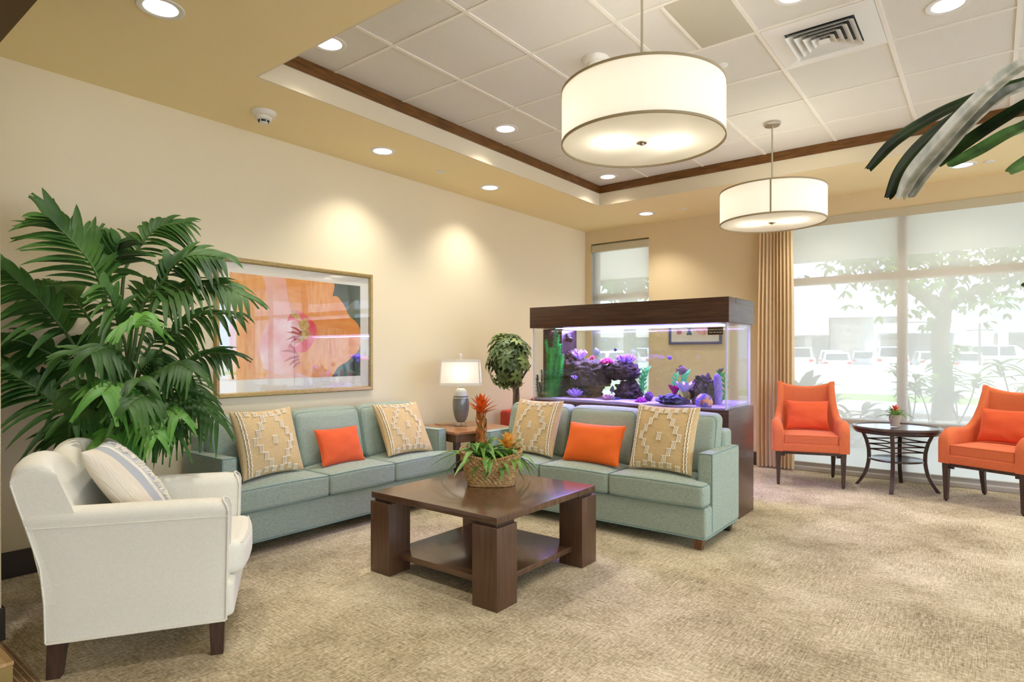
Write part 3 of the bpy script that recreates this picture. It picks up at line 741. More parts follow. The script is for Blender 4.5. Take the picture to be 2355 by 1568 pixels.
# ------------------------------------------------------------------ end table, lamp
tx, ty, trz = -3.925, 4.315, R(-14)
et = thing('end_table', 'square brown wooden end table in the corner between the sofas', 'side table', (tx, ty, 0), trz)
G().rbox(-.34, .34, -.34, .34, .575, .60, .004, 2).obj('tabletop', mat('oak_top', (178, 122, 72), .3, (150, 98, 54), 5, (1, 10, 1), coat=.3), et)
G().rbox(-.31, .31, -.31, .31, .50, .575, .004).obj('apron', legl_m, et)
for sx in (-1, 1):
    for sy in (-1, 1): G().rbox(sx * .285 - .025, sx * .285 + .025, sy * .285 - .025, sy * .285 + .025, 0, .51, .003).obj('leg', leg_m, et)
lp = thing('table_lamp', 'table lamp with grey ceramic body and cream rectangular shade', 'lamp', (-3.958, 4.283, .60), R(38))
G().rbox(-.055, .055, -.055, .055, 0, .045, .004).obj('acrylic_base', glassy('clear_acrylic', (.93, .93, .95), .25), lp)
G().tube([(0, 0, .002), (0, 0, .05)], .006, 10).obj('base_pin', chrome_m, lp)
G().lathe([(.035, .045), (.05, .06), (.066, .10), (.077, .16), (.080, .22), (.074, .28), (.060, .325), (.045, .348), (.03, .358), (.022, .362)], 40).obj('body', [mat('grey_glaze', (126, 128, 118), .12, (112, 114, 104), 9, coat=.6)], lp, 60)
G().lathe([(.0765, .268), (.062, .325), (.046, .3495), (.031, .3595), (.018, .363)], 40).obj('glazed_shoulder', mat('pale_glaze', (206, 206, 194), .12, coat=.6), lp, 60)
G().lathe([(.016, .362), (.018, .372), (.012, .38), (.008, .41)], 20).obj('neck', chrome_m, lp)
def shade_ring(hx, hy, z): return rrect(hx, hy, .03, z, 5)
g = G().loft([shade_ring(.195, .115, .392), shade_ring(.180, .10, .632)], caps=False)
g.obj('lamp_shade', shade_m, lp, 60)
g = G()
for z0, z1 in ((.390, .414), (.610, .634)):
    f = lambda z: (.195 - .015 * (z - .392) / .24, .115 - .015 * (z - .392) / .24)
    g.loft([rrect(f(z0)[0] + .002, f(z0)[1] + .002, .03, z0, 5), rrect(f(z1)[0] + .002, f(z1)[1] + .002, .03, z1, 5)], caps=False)
for sx in (-1, 1):
    for sy in (-1, 1):
        g.tube([(sx * (.197 - .009), sy * (.117 - .009), .392), (sx * (.182 - .009), sy * (.102 - .009), .632)], .007, 6)
g.obj('shade_trim', mat('shade_trim_cream', (226, 218, 198), .8), lp, 60)
G().tube([(0, 0, .40), (0, 0, .635)], .004, 8).tube([(-.178, 0, .628), (.178, 0, .628)], .002, 6).obj('harp', chrome_m, lp)
G().lathe([(.006, .632), (.01, .645), (.004, .65), (.018, .664), (.020, .674), (.014, .686), (.0, .69)], 20).obj('finial', mat('crystal', (225, 205, 195), .1, coat=1), lp, 60)
light('POINT', 'bulb_light', lp, (0, 0, .50), .33, (1, .9, .74), shadow_soft_size=.04)
G().tube(crv([(-.05, .03, .006), (-.12, .07, .006), (-.20, .06, .006), (-.26, .14, .006)]), .003, 6).obj('cord', mat('brown_cord', (110, 70, 40), .6), lp)

# ------------------------------------------------------------------ framed flower print
FY0, FY1, FZ0, FZ1 = 2.169, 3.602, .961, 2.002
fp = thing('framed_print', 'large gold framed print of an orange flower on the cream wall', 'picture', (XL, (FY0 + FY1) / 2, (FZ0 + FZ1) / 2))
hw, hh = (FY1 - FY0) / 2, (FZ1 - FZ0) / 2
def frame_mesh(hw, hh, b, d):
    g = G(); prof = [(0, 0), (0, d * .8), (b * .2, d), (b * .75, d * .9), (b, d * .55), (b, 0)]
    for (ax, s) in (('h', 1), ('h', -1), ('v', 1), ('v', -1)):
        A_, B_ = [], []
        for (o, x) in prof:
            if ax == 'h': A_.append((x, -(hw - o), s * (hh - o))); B_.append((x, hw - o, s * (hh - o)))
            else: A_.append((x, s * (hw - o), -(hh - o))); B_.append((x, s * (hw - o), hh - o))
        g.loft([A_, B_], caps=False)
    return g
frame_mesh(hw, hh, .036, .035).obj('frame', mat('gold_frame', (186, 160, 102), .35, (158, 132, 80), 40, (1, 1, 6), metal=.35), fp, 20)
G().box(.001, .008, -hw + .03, hw - .03, -hh + .03, hh - .03).obj('mat_board', mat('mat_board', (240, 234, 220), .9), fp, 0)
# the print: coordinates u (left to right 0..1) v (0..1 up)
py0, py1, pz0, pz1 = 2.286 - (FY0 + FY1) / 2, 3.475 - (FY0 + FY1) / 2, 1.092 - (FZ0 + FZ1) / 2, 1.89 - (FZ0 + FZ1) / 2
def PU(u, v, x): return (x, py0 + (py1 - py0) * u, pz0 + (pz1 - pz0) * v)
pm = [mat('print_foliage', (58, 74, 56), .9, (36, 42, 36), 5), mat('print_foliage_pale', (118, 122, 112), .9, (70, 96, 62), 6), mat('petal_orange', (246, 164, 74), .8, (240, 146, 52), 7, (1, 1, 3)),
      mat('petal_pink', (250, 196, 178), .8, (246, 174, 150), 4), mat('petal_red', (236, 60, 70), .8, (246, 120, 120), 8), mat('pollen_yellow', (232, 196, 96), .8, (190, 140, 50), 40),
      mat('stigma_red', (196, 70, 48), .8), mat('petal_amber', (248, 178, 96), .8, (242, 150, 62), 9, (1, 4, 1)), mat('petal_rose', (250, 214, 208), .8, (246, 160, 150), 5), mat('print_violet', (72, 56, 200), .8)]
g = G()
def layer(pts, x, mi, fine=6):
    g.mi = mi; P = [PU(u, v, x) for u, v in pts]
    if fine > 1: P = [tuple(p) for p in crv(P + [P[0]], fine)[:-1]]
    lim = lambda q: (q[0], max(py0, min(py1, q[1])), max(pz0, min(pz1, q[2])))
    P = [lim(q) for q in P]; c = [sum(q[i] for q in P) / len(P) for i in range(3)]
    g.add(P + [tuple(c)], [(i, (i + 1) % len(P), len(P)) for i in range(len(P))])
layer([(0, 0), (1, 0), (1, 1), (0, 1)], .0085, 0, 1)
layer([(.78, .95), (.9, .98), (.99, .8), (.93, .68), (.82, .72)], .0088, 0)
layer([(.86, .74), (.98, .84), (1, .6), (.95, .5), (.88, .6)], .0090, 1)
layer([(-.05, -.05), (.55, -.05), (.62, .2), (.5, .55), (.56, 1.05), (-.05, 1.05)], .0092, 3)
layer([(-.05, -.03), (.22, -.03), (.27, .35), (.25, .7), (.20, 1.03), (-.05, 1.03)], .0094, 7)
layer([(.22, .1), (.45, .0), (.56, .2), (.5, .5), (.3, .6), (.2, .35)], .0096, 8)
layer([(.45, .06), (.7, -.04), (.80, .1), (.88, .16), (.93, .22), (.99, .3), (1.0, .5), (.96, .6), (.90, .66), (.84, .80), (.76, .86), (.62, .66), (.5, .45)], .0098, 2)
layer([(.5, .1), (.68, .02), (.80, .2), (.90, .42), (.80, .52), (.6, .48), (.5, .35)], .0100, 7)
layer([(.38, 1.03), (.74, 1.03), (.755, .86), (.76, .72), (.70, .62), (.62, .56), (.52, .58), (.42, .72)], .0102, 2)
layer([(.54, 1.02), (.72, 1.02), (.73, .82), (.70, .68), (.60, .66), (.55, .8)], .0104, 7)
layer([(.40, .3), (.52, .26), (.60, .38), (.62, .52), (.54, .64), (.44, .68), (.38, .5)], .0106, 4)
layer([(.36, .34), (.46, .32), (.52, .42), (.52, .52), (.46, .58), (.38, .56), (.32, .46)], .0108, 8)
for k, (u, v) in enumerate(((.50, .56), (.53, .58), (.545, .54), (.51, .52), (.54, .48), (.51, .45), (.535, .42), (.50, .40), (.47, .62), (.44, .65), (.55, .45))):
    layer([(u + .022 * math.cos(b), v + .032 * math.sin(b)) for b in [j * 1.047 for j in range(6)]], .0110 + .00004 * k, 5)
for k, (u0, v0, u1, v1) in enumerate(((.50, .46, .41, .52), (.50, .44, .38, .46), (.49, .42, .38, .38), (.46, .26, .34, .27), (.48, .22, .36, .16), (.48, .19, .40, .12), (.49, .16, .43, .09), (.49, .42, .41, .34), (.41, .34, .48, .22))):
    dx, dv = u1 - u0, v1 - v0; ln = math.hypot(dx, dv); ox, oy = -dv / ln * .008, dx / ln * .012
    layer([(u0 + ox, v0 + oy), ((u0 + u1) / 2 + ox, (v0 + v1) / 2 + oy + .012), (u1, v1), ((u0 + u1) / 2 - ox, (v0 + v1) / 2 - oy + .012), (u0 - ox, v0 - oy)], .0112 + .00004 * k, 6, 1)
layer([(.965, .17), (.975, .21), (.99, .20), (.985, .15)], .0118, 9)
g.obj('print', pm, fp, 0)
G().box(.020, .0215, -hw + .034, hw - .034, -hh + .034, hh - .034).obj('glazing', glassy('picture_glass', (1, 1, 1), .10), fp, 0)

# ------------------------------------------------------------------ white armchair
def lerp_tab(T, z):
    if z <= T[0][0]: return T[0][1]
    for (a, p), (b, q) in zip(T, T[1:]):
        if z <= b: return p + (q - p) * (z - a) / (b - a)
    return T[-1][1]
ca = R(32); P0 = Vector((-2.924, .808, 0)); cn = Vector((math.cos(ca), -math.sin(ca), 0)); cdv = Vector((math.sin(ca), math.cos(ca), 0))
WC = .72
wo_ = P0 - cn * (WC / 2 - .03)
ac = thing('armchair', 'cream upholstered armchair with dark legs in the left foreground', 'armchair', wo_, -ca)
rear = [(.145, -.033), (.30, -.036), (.45, -.050), (.617, -.097), (.748, -.137), (.90, -.170)]
front = [(.145, .611), (.58, .617), (.62, .622), (.65, .614), (.672, .596), (.69, .58)]
for s in (-1, 1):
    S = []; A = .125; xo = WC / 2
    sec = [(xo, .15), (xo + .001, .35), (xo + .004, .60), (xo + .010, .625), (xo + .008, .650), (xo - .015, .668), (xo - .05, .674), (xo - .09, .668), (xo - .115, .650), (xo - A, .62), (xo - A, .35), (xo - A, .15)]
    N = 14
    for i in range(N + 1):
        f = i / N; ring = []
        for (x, z) in sec:
            rr, ff = lerp_tab(rear, z), lerp_tab(front, z); dz = -.010 * f * (1 if z > .6 else 0)
            inset = .006 * (1 if i in (0, N) else 0)
            xx = x - inset if x > xo - A / 2 else x + inset
            ring.append((s * xx, rr + (ff - rr) * f, z + dz - inset * (z > .6)))
        S.append(ring if s > 0 else ring[::-1])
    am = G().loft(S).obj('arm', white_f, ac, 50)
    g = G(); xf = s * (xo + .002)
    g.tube([(s * x, lerp_tab(front, z) + .001, z - .010 * (z > .6)) for x, z in sec], .004, 6)
    g.tube([(s * (xo + .005), lerp_tab(rear, .604) + (lerp_tab(front, .604) - lerp_tab(rear, .604)) * k / 12, .604 - .010 * k / 12) for k in range(13)], .0035, 6)
    g.tube([(s * (xo + .001), lerp_tab(rear, z) , z) for z in (.15, .3, .45, .55, .617)], .004, 6)
    g.tube([(s * (xo + .002), -.03 + .64 * k / 10, .149) for k in range(11)], .006, 6)
    g.obj('piping', white_f, am, 60)
fr = [(.38, .11), (.55, .06), (.70, .005), (.80, -.035), (.90, -.07)]
def ztop(x):
    q = max(0., 1 - ((abs(x) - .215) / .215) ** 2); return .79 + .095 * q ** .5
S = []; NX = 40
for i in range(NX + 1):
    x = -(WC / 2) + WC * i / NX; e = 1 - abs(2 * i / NX - 1) ** 14; zt = ztop(x) - .02 * (1 - e); ring = []
    k = .35 + .65 * e ** .5
    zs = [.30 + (zt - .05 - .30) * q / 8 for q in range(9)]
    ymid = lambda z: (lerp_tab(rear, z) + lerp_tab(fr, z)) / 2
    wrap = .05 * (abs(x) / .38) ** 3
    rearp = [(x, lerp_tab(rear, z), z) for z in zs]
    frp = [(x, lerp_tab(fr, z) + wrap, z) for z in zs]
    a0, b0_ = rearp[-1], frp[-1]
    arc = [(x, (a0[1] + b0_[1]) / 2 - math.cos(PI * j / 8) * (b0_[1] - a0[1]) / 2, zs[-1] + .05 * math.sin(PI * j / 8)) for j in range(1, 8)]
    ring = rearp + arc + frp[::-1]; S.append(ring)
bko = G().loft(S).obj('backrest', white_f, ac, 60)
g = G().tube([(WC / 2 * .998 * 1, lerp_tab(rear, z), z) for z in (.62, .7, .78)], .004, 6).tube([(-WC / 2 * .998, lerp_tab(rear, z), z) for z in (.62, .7, .78)], .004, 6)
g.obj('piping', white_f, bko, 60)
G().rbox(-WC / 2 + .025, WC / 2 - .025, .0, .640, .147, .302, .025, 3).obj('seat_base', white_f, ac)
def bow(q, n):
    x, y, z = q; u = x / .26
    ear = max(0, min(1, (y - .63) / .01)); ear = ear * ear * (3 - 2 * ear)
    return (x, y + .02 * (1 - u * u) * (y > .5), z)
sc2 = G().rbox(-.253, .253, .06, .675, .30, .45, .045, 4, 14, (0, 0, .015), bow).obj('seat_cushion', white_f, ac, 60)
G().tube([(-.235 + .47 * k / 16, .664 + .02 * (1 - (2 * k / 16 - 1) ** 2), .439) for k in range(17)], .004, 6).obj('piping', white_f, sc2, 60)
for sx in (-1, 1):
    for y in (.0, .575):
        sk = -.02 if y < .2 else .0
        G().loft([[(sx * (WC / 2 - .035) + dx * k, y + dy * k + oy, z) for dx, dy in ((-1, -1), (1, -1), (1, 1), (-1, 1))] for z, k, oy in ((0, .024, sk * .6), (.152, .030, 0))]).obj('leg', leg_m, ac, 0)
wp_m = bpy.data.materials.new('striped_weave'); wp_m.use_nodes = True
n_ = wp_m.node_tree.nodes; l_ = wp_m.node_tree.links; b_ = n_['Principled BSDF']; b_.inputs['Roughness'].default_value = .9
tc_ = n_.new('ShaderNodeTexCoord'); sx_ = n_.new('ShaderNodeSeparateXYZ'); rp_ = n_.new('ShaderNodeValToRGB'); rp_.color_ramp.interpolation = 'CONSTANT'
ma_ = n_.new('ShaderNodeMath'); ma_.operation = 'MULTIPLY_ADD'; ma_.inputs[1].default_value = 2.0; ma_.inputs[2].default_value = .5
l_.new(tc_.outputs['Object'], sx_.inputs[0]); l_.new(sx_.outputs['X'], ma_.inputs[0]); l_.new(ma_.outputs[0], rp_.inputs['Fac'])
cr_, gr_, wh_ = lin((232, 220, 198)), lin((184, 188, 190)), lin((240, 234, 222)); els = rp_.color_ramp.elements
els[0].position = 0; els[0].color = cr_; els[1].position = .17; els[1].color = gr_
for p_, c_ in ((.33, wh_), (.36, gr_), (.38, wh_), (.40, lin((206, 208, 208))), (.64, gr_), (.67, wh_), (.70, gr_), (.84, cr_)):
    e_ = els.new(p_); e_.color = c_
l_.new(rp_.outputs['Color'], b_.inputs['Base Color'])
wv_ = n_.new('ShaderNodeTexWave'); wv_.inputs['Scale'].default_value = 60; wv_.bands_direction = 'X'; bp_ = n_.new('ShaderNodeBump'); bp_.inputs['Strength'].default_value = .5; bp_.inputs['Distance'].default_value = .003
l_.new(tc_.outputs['Object'], wv_.inputs['Vector']); l_.new(wv_.outputs['Color'], bp_.inputs['Height']); l_.new(bp_.outputs[0], b_.inputs['Normal'])
tp = thing('throw_pillow', 'grey and cream striped tufted pillow on the cream armchair', 'pillow')
cv = pillow_mesh(.50, .50, .085, 26, 12).obj('cover', wp_m, tp, 80); weld(cv)
g = G(); rnd = random.Random(4)
for k in range(150):
    v = rnd.uniform(-.8, .8); w_ = .16 * abs(math.sin(v * 6)) + .03; u = rnd.uniform(-w_, w_); p = psurf(u, v, .50, .50, .085, -1)
    g.tube([p, p + Vector((rnd.uniform(-.008, .008), -.012, rnd.uniform(-.012, .004)))], .0028, 4)
for s in (-1, 1):
    for uu in (.30, .26): g.tube([psurf(s * uu, -.95 + 1.9 * k / 30, .50, .50, .085, -1) for k in range(31)], .003, 5)
g.obj('tufts', yarn_m, tp, 60)
pw = lambda x, y, z: wo_ + cn * x + cdv * y + Vector((0, 0, z))
place_pillow(tp, pw(.18, .34, .47), pw(-.30, .31, .47), 36, .50)

# ------------------------------------------------------------------ coral armchairs
def side_top(y): return lerp_tab([(-.33, .50), (-.32, .555), (-.30, .59), (-.26, .622), (-.20, .640), (-.12, .640), (-.04, .632), (.03, .640), (.09, .675), (.14, .735), (.19, .83), (.23, .92), (.27, 1.0)], y)
def make_wing(label, loc, rz):
    t = thing('armchair', label, 'armchair', loc, rz, 'coral upholstered armchairs')
    for s in (-1, 1):
        S = []; N = 30
        for i in range(N + 1):
            y = -.325 + .60 * i / N; zt = side_top(y); f = i / N
            xo = .335 - .065 * max(0, min(1, (y + .12) / .32)) + .012 * math.sin(PI * f)
            th = .10 - .045 * f; r = min(.05, th / 2)
            inset = .012 if i in (0,) else 0
            ring = [(xo - inset - .012, y, .335)] + [(xo - inset, y, .335 + (zt - r - .335) * k / 5) for k in range(6)]
            ring += [(xo - th / 2 + (th / 2 - inset) * math.cos(PI * k / 8), y, zt - r + r * math.sin(PI * k / 8)) for k in range(1, 8)]
            ring += [(xo - th + inset, y, zt - r - (zt - r - .335) * k / 5) for k in range(6)]
            ring = [(s * x, yy, z) for x, yy, z in ring]; S.append(ring if s > 0 else ring[::-1])
        G().loft(S).obj('arm', orange_f, t, 50)
    S = []; NX = 24; 
    for i in range(NX + 1):
        x = -.272 + .544 * i / NX; q = abs(x) / .272; zt = .945 + .06 * q ** 2.2; ring = []
        yb = lambda z: .20 + .10 * max(0, (z - .34)) / .65 - .035 * q ** 2 + .0
        zs = [.34 + (zt - .03 - .34) * k / 8 for k in range(9)]
        fp_ = [(x, yb(z), z) for z in zs]; rp = [(x, yb(z) + .075, z) for z in zs]
        a_, b2 = fp_[-1], rp[-1]
        arc = [(x, (a_[1] + b2[1]) / 2 - math.cos(PI * j / 6) * .0375, zs[-1] + .03 * math.sin(PI * j / 6)) for j in range(1, 6)]
        S.append(fp_ + arc + rp[::-1])
    G().loft(S).obj('backrest', orange_f, t, 60)
    G().rbox(-.325, .325, -.32, .26, .335, .415, .015, 3).obj('seat_rail', orange_f, t)
    sc_ = G().rbox(-.245, .245, -.315, .23, .405, .50, .022, 3, 10, (0, 0, .016)).obj('seat_cushion', orange_f, t, 60)
    g = G()
    for z in (.409, .494): g.tube(rrect(.241, .269, .02, z, 5, 0, -.0425), .004, 6, closed=True)
    g.obj('piping', orange_f, sc_, 60)
    G().rbox(-.30, .30, -.295, -.27, .308, .337, .004).rbox(-.30, .30, .215, .24, .308, .337, .004).rbox(-.305, -.28, -.27, .22, .308, .337, .004).rbox(.28, .305, -.27, .22, .308, .337, .004).obj('apron', leg_m, t)
    for sx in (-1, 1):
        for y, sp in ((-.275, 0.), (.235, .05)):
            x = sx * .285 if y < 0 else sx * .26
            g = G().loft([[(x + dx * k + sx * ox, y + dy * k + oy, z) for dx, dy in ((-1, -1), (1, -1), (1, 1), (-1, 1))] for z, k, ox, oy in ((0.012, .014, 0, sp), (.16, .018, 0, sp * .4), (.336, .024, 0, 0))])
            if y < 0: g.prism([(x - sx * .024, y), (x - sx * .06, y)][:1] + [(x - sx * .06, y), (x - sx * .06, y + .012), (x - sx * .024, y + .012)], .285, .31)
            lg = g.obj('leg', leg_m, t, 0)
            G().lathe([(.010, 0), (.012, .006), (.010, .013)], 12, (x, y + sp, 0)).obj('foot_glide', black_m, lg)
    return t
make_wing('coral armchair with wooden legs beside the curtain', (-1.455, 6.735, 0), R(17))
make_wing('coral armchair cut by the right edge of the photo', (.075, 6.70, 0), R(-25.5))
def chair_pillow(label, loc, rz, w):
    M = Matrix.Translation(loc) @ Matrix.Rotation(rz, 4, 'Z')
    return plain_pillow(label, orange_p, M @ Vector((-w / 2, .03, .522)), M @ Vector((w / 2, .03, .522)), 14, w, .29, .055, 8, None)
chair_pillow('orange lumbar pillow on the coral armchair beside the curtain', (-1.455, 6.735, 0), R(17), .39)
chair_pillow('orange lumbar pillow on the coral armchair at the right edge', (.075, 6.70, 0), R(-25.5), .39)

# ------------------------------------------------------------------ round table with potted plant
rt = thing('round_table', 'small round dark table with curved legs between the coral armchairs', 'side table', (-.705, 6.89, 0), R(-1))
darkt_m = mat('mahogany', (70, 46, 42), .28, (48, 30, 28), 8, coat=.4)
G().lathe([(.0, .585), (.335, .585), (.338, .59), (.352, .597), (.372, .594), (.380, .580), (.374, .568), (.362, .562), (.366, .552), (.352, .545), (.350, .535), (.30, .532), (.0, .532)], 72, cap=False).obj('tabletop', darkt_m, rt, 30)
G().lathe([(.0, .5855), (.333, .5855), (.333, .5885), (.0, .5885)], 64, cap=False).obj('glass_top', mat('dark_glass', (44, 36, 46), .05, coat=1), rt, 30)
def legr(z): return lerp_tab([(0, .335), (.05, .300), (.12, .262), (.20, .238), (.28, .228), (.36, .232), (.44, .248), (.54, .290)], z)
for k in range(4):
    a0 = k * PI / 2; M = Matrix.Rotation(a0, 4, 'Z'); S = []
    for i in range(13):
        z = .54 * i / 12; r_ = legr(z); w_ = .017
        S.append([tuple(M @ Vector(p)) for p in ((r_ - .016, -w_, z), (r_ + .016, -w_, z), (r_ + .016, w_, z), (r_ - .016, w_, z))])
    G().loft(S).obj('leg', darkt_m, rt, 30)
    for z in (.36, .41, .46):
        r_ = legr(z); p0, p1 = M @ Vector((r_, 0, z)), M @ Vector((0, r_, z)); mid = (p0 + p1) / 2 * .80; mid.z = z
        G().tube(crv([p0, mid, p1], 8), .006, 8).obj('rail', darkt_m, rt)
G().lathe([(.0, .265), (.20, .265), (.222, .268), (.232, .276), (.228, .286), (.214, .284), (.20, .279), (.0, .279)], 64, cap=False).obj('lower_shelf', darkt_m, rt, 30)
pt = thing('plant_pot', 'small beige ceramic pot on the round table', 'pot', (-.715, 6.86, .5955))
G().lathe([(.036, 0), (.040, .004), (.040, .012), (.037, .014), (.040, .03), (.050, .07), (.052, .10), (.054, .112), (.050, .113), (.047, .10), (.044, .09), (.0, .09)], 36, cap=False).obj('ceramic_body', mat('beige_ceramic', (206, 186, 158), .5), pt, 40)
G().lathe([(.0, .0915), (.044, .0915)], 20, cap=False).obj('soil', mat('soil', (70, 52, 36), .95), pt)
bromeliad('small potted bromeliad with an orange centre on the round table', (-.715, 6.86, .685), 26, .20, .026, 21, None, (mat('flower_red', (226, 92, 60), .4), 14, .055, .06, .02), (.35, .8), .35)

# ------------------------------------------------------------------ large palm behind the cream armchair
PX, PY = -3.93, 1.46
pl = thing('potted_palm', 'tall potted palm with arching fronds behind the cream armchair', 'plant', (PX, PY, 0))
G().lathe([(.14, 0), (.15, .01), (.19, .30), (.20, .34), (.185, .34), (.175, .30), (.0, .30)], 40, cap=False).obj('pot', mat('dark_planter', (60, 48, 38), .5), pl, 40)
def V3(p): return Vector(p) - Vector((PX, PY, 0))
def frond(path, nl, L, W, droop, start=.3, m=palm_m, seed=0, face=.6, taper=.55, toothed=.25, blunt=.35, parent=pl, off=V3, rr=.011):
    rnd = random.Random(seed); C_ = crv([off(p) for p in path], 10); N = len(C_) - 1
    g = G(); g.mi = 1; g.tube(C_, [rr * (1 - .75 * i / N) for i in range(N + 1)], 7); g.mi = 0
    camd = lambda p: (off(_C) - p).normalized()
    for k in range(nl):
        f = start + (1 - start) * k / (nl - 1); i = min(N - 1, int(f * N)); p = C_[i].lerp(C_[i + 1], f * N - i)
        tg = (C_[min(N, i + 1)] - C_[max(0, i - 1)]).normalized()
        nrm = (camd(p) * face + Vector((0, 0, 1)) * (1 - face * .5)).normalized()
        sd = tg.cross(nrm).normalized(); fs = (f - start) / (1 - start)
        ll = L * (1 - (1 - taper) * fs ** 2) * (.75 + .25 * min(1, fs * 5)) * rnd.uniform(.9, 1.1)
        for s in (-1, 1):
            fw = .55 + .9 * fs + rnd.uniform(-.12, .12)
            d = (sd * s + tg * fw + nrm * rnd.uniform(-.15, .2)).normalized()
            g.leaf(p, d, nrm, ll, W * rnd.uniform(.8, 1.15), droop * rnd.uniform(.6, 1.4), 7, .22, blunt * (rnd.random() < .5), .62)
    for i, (x, y, z) in enumerate(g.v):     # leaves stop at the walls behind them
        x += PX; y += PY
        if x < XL + .015: x = XL + .015 + .02 * (1 - math.exp((x - XL - .015) * 8))
        if y < YH + .02 and x < -3.48: y = YH + .02 + .02 * (1 - math.exp((y - YH - .02) * 8))
        g.v[i] = (x - PX, y - PY, z)
    g.obj('frond', [m, stem_m], parent, 80); return g
def pxp(pts, t0, t1): return [at(x, y, t0 + (t1 - t0) * i / (len(pts) - 1)) for i, (x, y) in enumerate(pts)]
tb = (Vector((PX, PY, .8)) - _C).dot(_fw)
fr_list = [
 ([(262, 900), (245, 738), (228, 647), (195, 586), (143, 530), (112, 500)], tb, 3.25, 18, .34, .050, .30, .36),
 ([(275, 830), (284, 640), (310, 586), (340, 543), (372, 520), (420, 512)], tb, tb + .1, 14, .26, .038, .55, .35),
 ([(300, 860), (325, 712), (369, 655), (398, 612), (440, 588), (500, 590)], tb, 3.45, 15, .28, .045, .55, .35),
 ([(300, 880), (347, 704), (382, 680), (434, 660), (500, 652), (560, 680)], tb, 3.4, 15, .24, .036, .6, .35),
 ([(310, 950), (360, 825), (382, 786), (416, 750), (462, 724), (540, 722)], tb, 3.5, 13, .22, .034, .6, .4),
 ([(262, 960), (173, 799), (134, 743), (95, 695), (56, 660), (14, 622)], tb, 3.20, 18, .32, .046, .45, .3),
 ([(280, 1100), (186, 994), (147, 946), (95, 903), (50, 873), (10, 850)], tb, 3.20, 16, .34, .044, .40, .25),
 ([(270, 1020), (173, 860), (130, 822), (87, 800), (45, 784), (10, 780)], tb, 3.3, 14, .28, .040, .6, .35),
 ([(310, 1000), (347, 912), (390, 866), (440, 832), (486, 812), (530, 815)], tb, 3.45, 13, .22, .030, .5, .35),
 ([(310, 1040), (330, 964), (369, 922), (412, 914), (455, 925), (498, 968)], tb, 3.35, 15, .20, .026, .8, .35),
 ([(318, 1080), (343, 1020), (369, 992), (395, 982), (425, 985)], tb, 3.4, 9, .20, .024, .7, .4),
 ([(268, 860), (243, 690), (255, 625), (264, 590), (272, 560)], tb, 3.5, 9, .27, .056, .30, .5),
 ([(285, 900), (299, 803), (304, 756), (312, 738), (325, 722)], tb, 3.25, 8, .20, .036, .7, .5, 'y'),
 ([(285, 1000), (270, 900), (240, 850), (215, 820), (180, 815)], tb, 3.1, 10, .26, .042, .6, .4),
 ([(290, 1000), (300, 930), (285, 890), (262, 880), (240, 900)], tb, 2.95, 9, .24, .040, .9, .4, 'y'),
 ([(290, 1060), (250, 985), (225, 955), (200, 945), (170, 955)], tb, 3.05, 10, .24, .036, .7, .35),
 ([(300, 1050), (320, 960), (340, 930), (330, 910), (300, 930)], tb, 2.95, 10, .22, .036, .9, .4),
 ([(295, 1090), (290, 1010), (270, 985), (250, 990), (235, 1015)], tb, 2.95, 9, .22, .038, .9, .35, 'y'),
 ([(290, 920), (300, 760), (330, 700), (350, 670), (375, 650)], tb, 3.75, 12, .26, .04, .5, .35),
 ([(280, 900), (220, 760), (180, 700), (150, 670), (110, 650)], tb, 3.6, 13, .28, .042, .5, .35),
 ([(285, 1000), (350, 880), (375, 850), (410, 835), (440, 850)], tb, 3.2, 11, .20, .030, .7, .35),
 ([(280, 980), (245, 870), (215, 835), (190, 825), (150, 835)], tb, 3.55, 12, .27, .040, .6, .35),
 ([(295, 900), (290, 800), (270, 740), (262, 700), (240, 660)], tb, 3.3, 11, .26, .044, .6, .4),
 ([(300, 1040), (345, 990), (360, 950), (385, 940), (410, 955)], tb, 3.1, 10, .19, .028, .8, .3, 'y'),
 ([(300, 1060), (280, 960), (285, 910), (300, 880), (320, 870)], tb, 3.1, 10, .22, .034, .8, .4),
 ([(300, 1080), (330, 1000), (350, 975), (375, 970), (400, 1000)], tb, 3.25, 12, .18, .024, .9, .3),
 ([(295, 1060), (260, 940), (230, 900), (200, 890), (165, 915)], tb, 3.25, 13, .24, .034, .8, .3),
 ([(300, 1000), (315, 880), (335, 840), (360, 825), (395, 840)], tb, 3.5, 13, .22, .030, .8, .35),
 ([(295, 980), (320, 850), (350, 790), (380, 770), (415, 785)], tb, 3.7, 13, .22, .030, .7, .35),
 ([(290, 980), (270, 850), (240, 790), (210, 770), (170, 775)], tb, 3.7, 13, .26, .036, .7, .35),
 ([(300, 1080), (305, 1000), (320, 970), (340, 965), (360, 1000)], tb, 3.0, 11, .17, .026, .9, .35, 'y'),
 ([(290, 1080), (250, 1010), (215, 985), (180, 985), (140, 1010)], tb, 3.3, 12, .24, .032, .8, .3),
 ([(300, 1060), (360, 930), (395, 890), (430, 880), (465, 905)], tb, 3.6, 13, .20, .026, .8, .3),
 ([(298, 1000), (290, 880), (270, 820), (245, 800), (215, 810)], tb, 3.05, 11, .22, .034, .8, .35),
]
for i, q in enumerate(fr_list):
    frond(pxp(q[0], q[1], q[2]), q[3], q[4], q[5], q[6], q[7], palm2_m if len(q) > 8 else palm_m, seed=i)
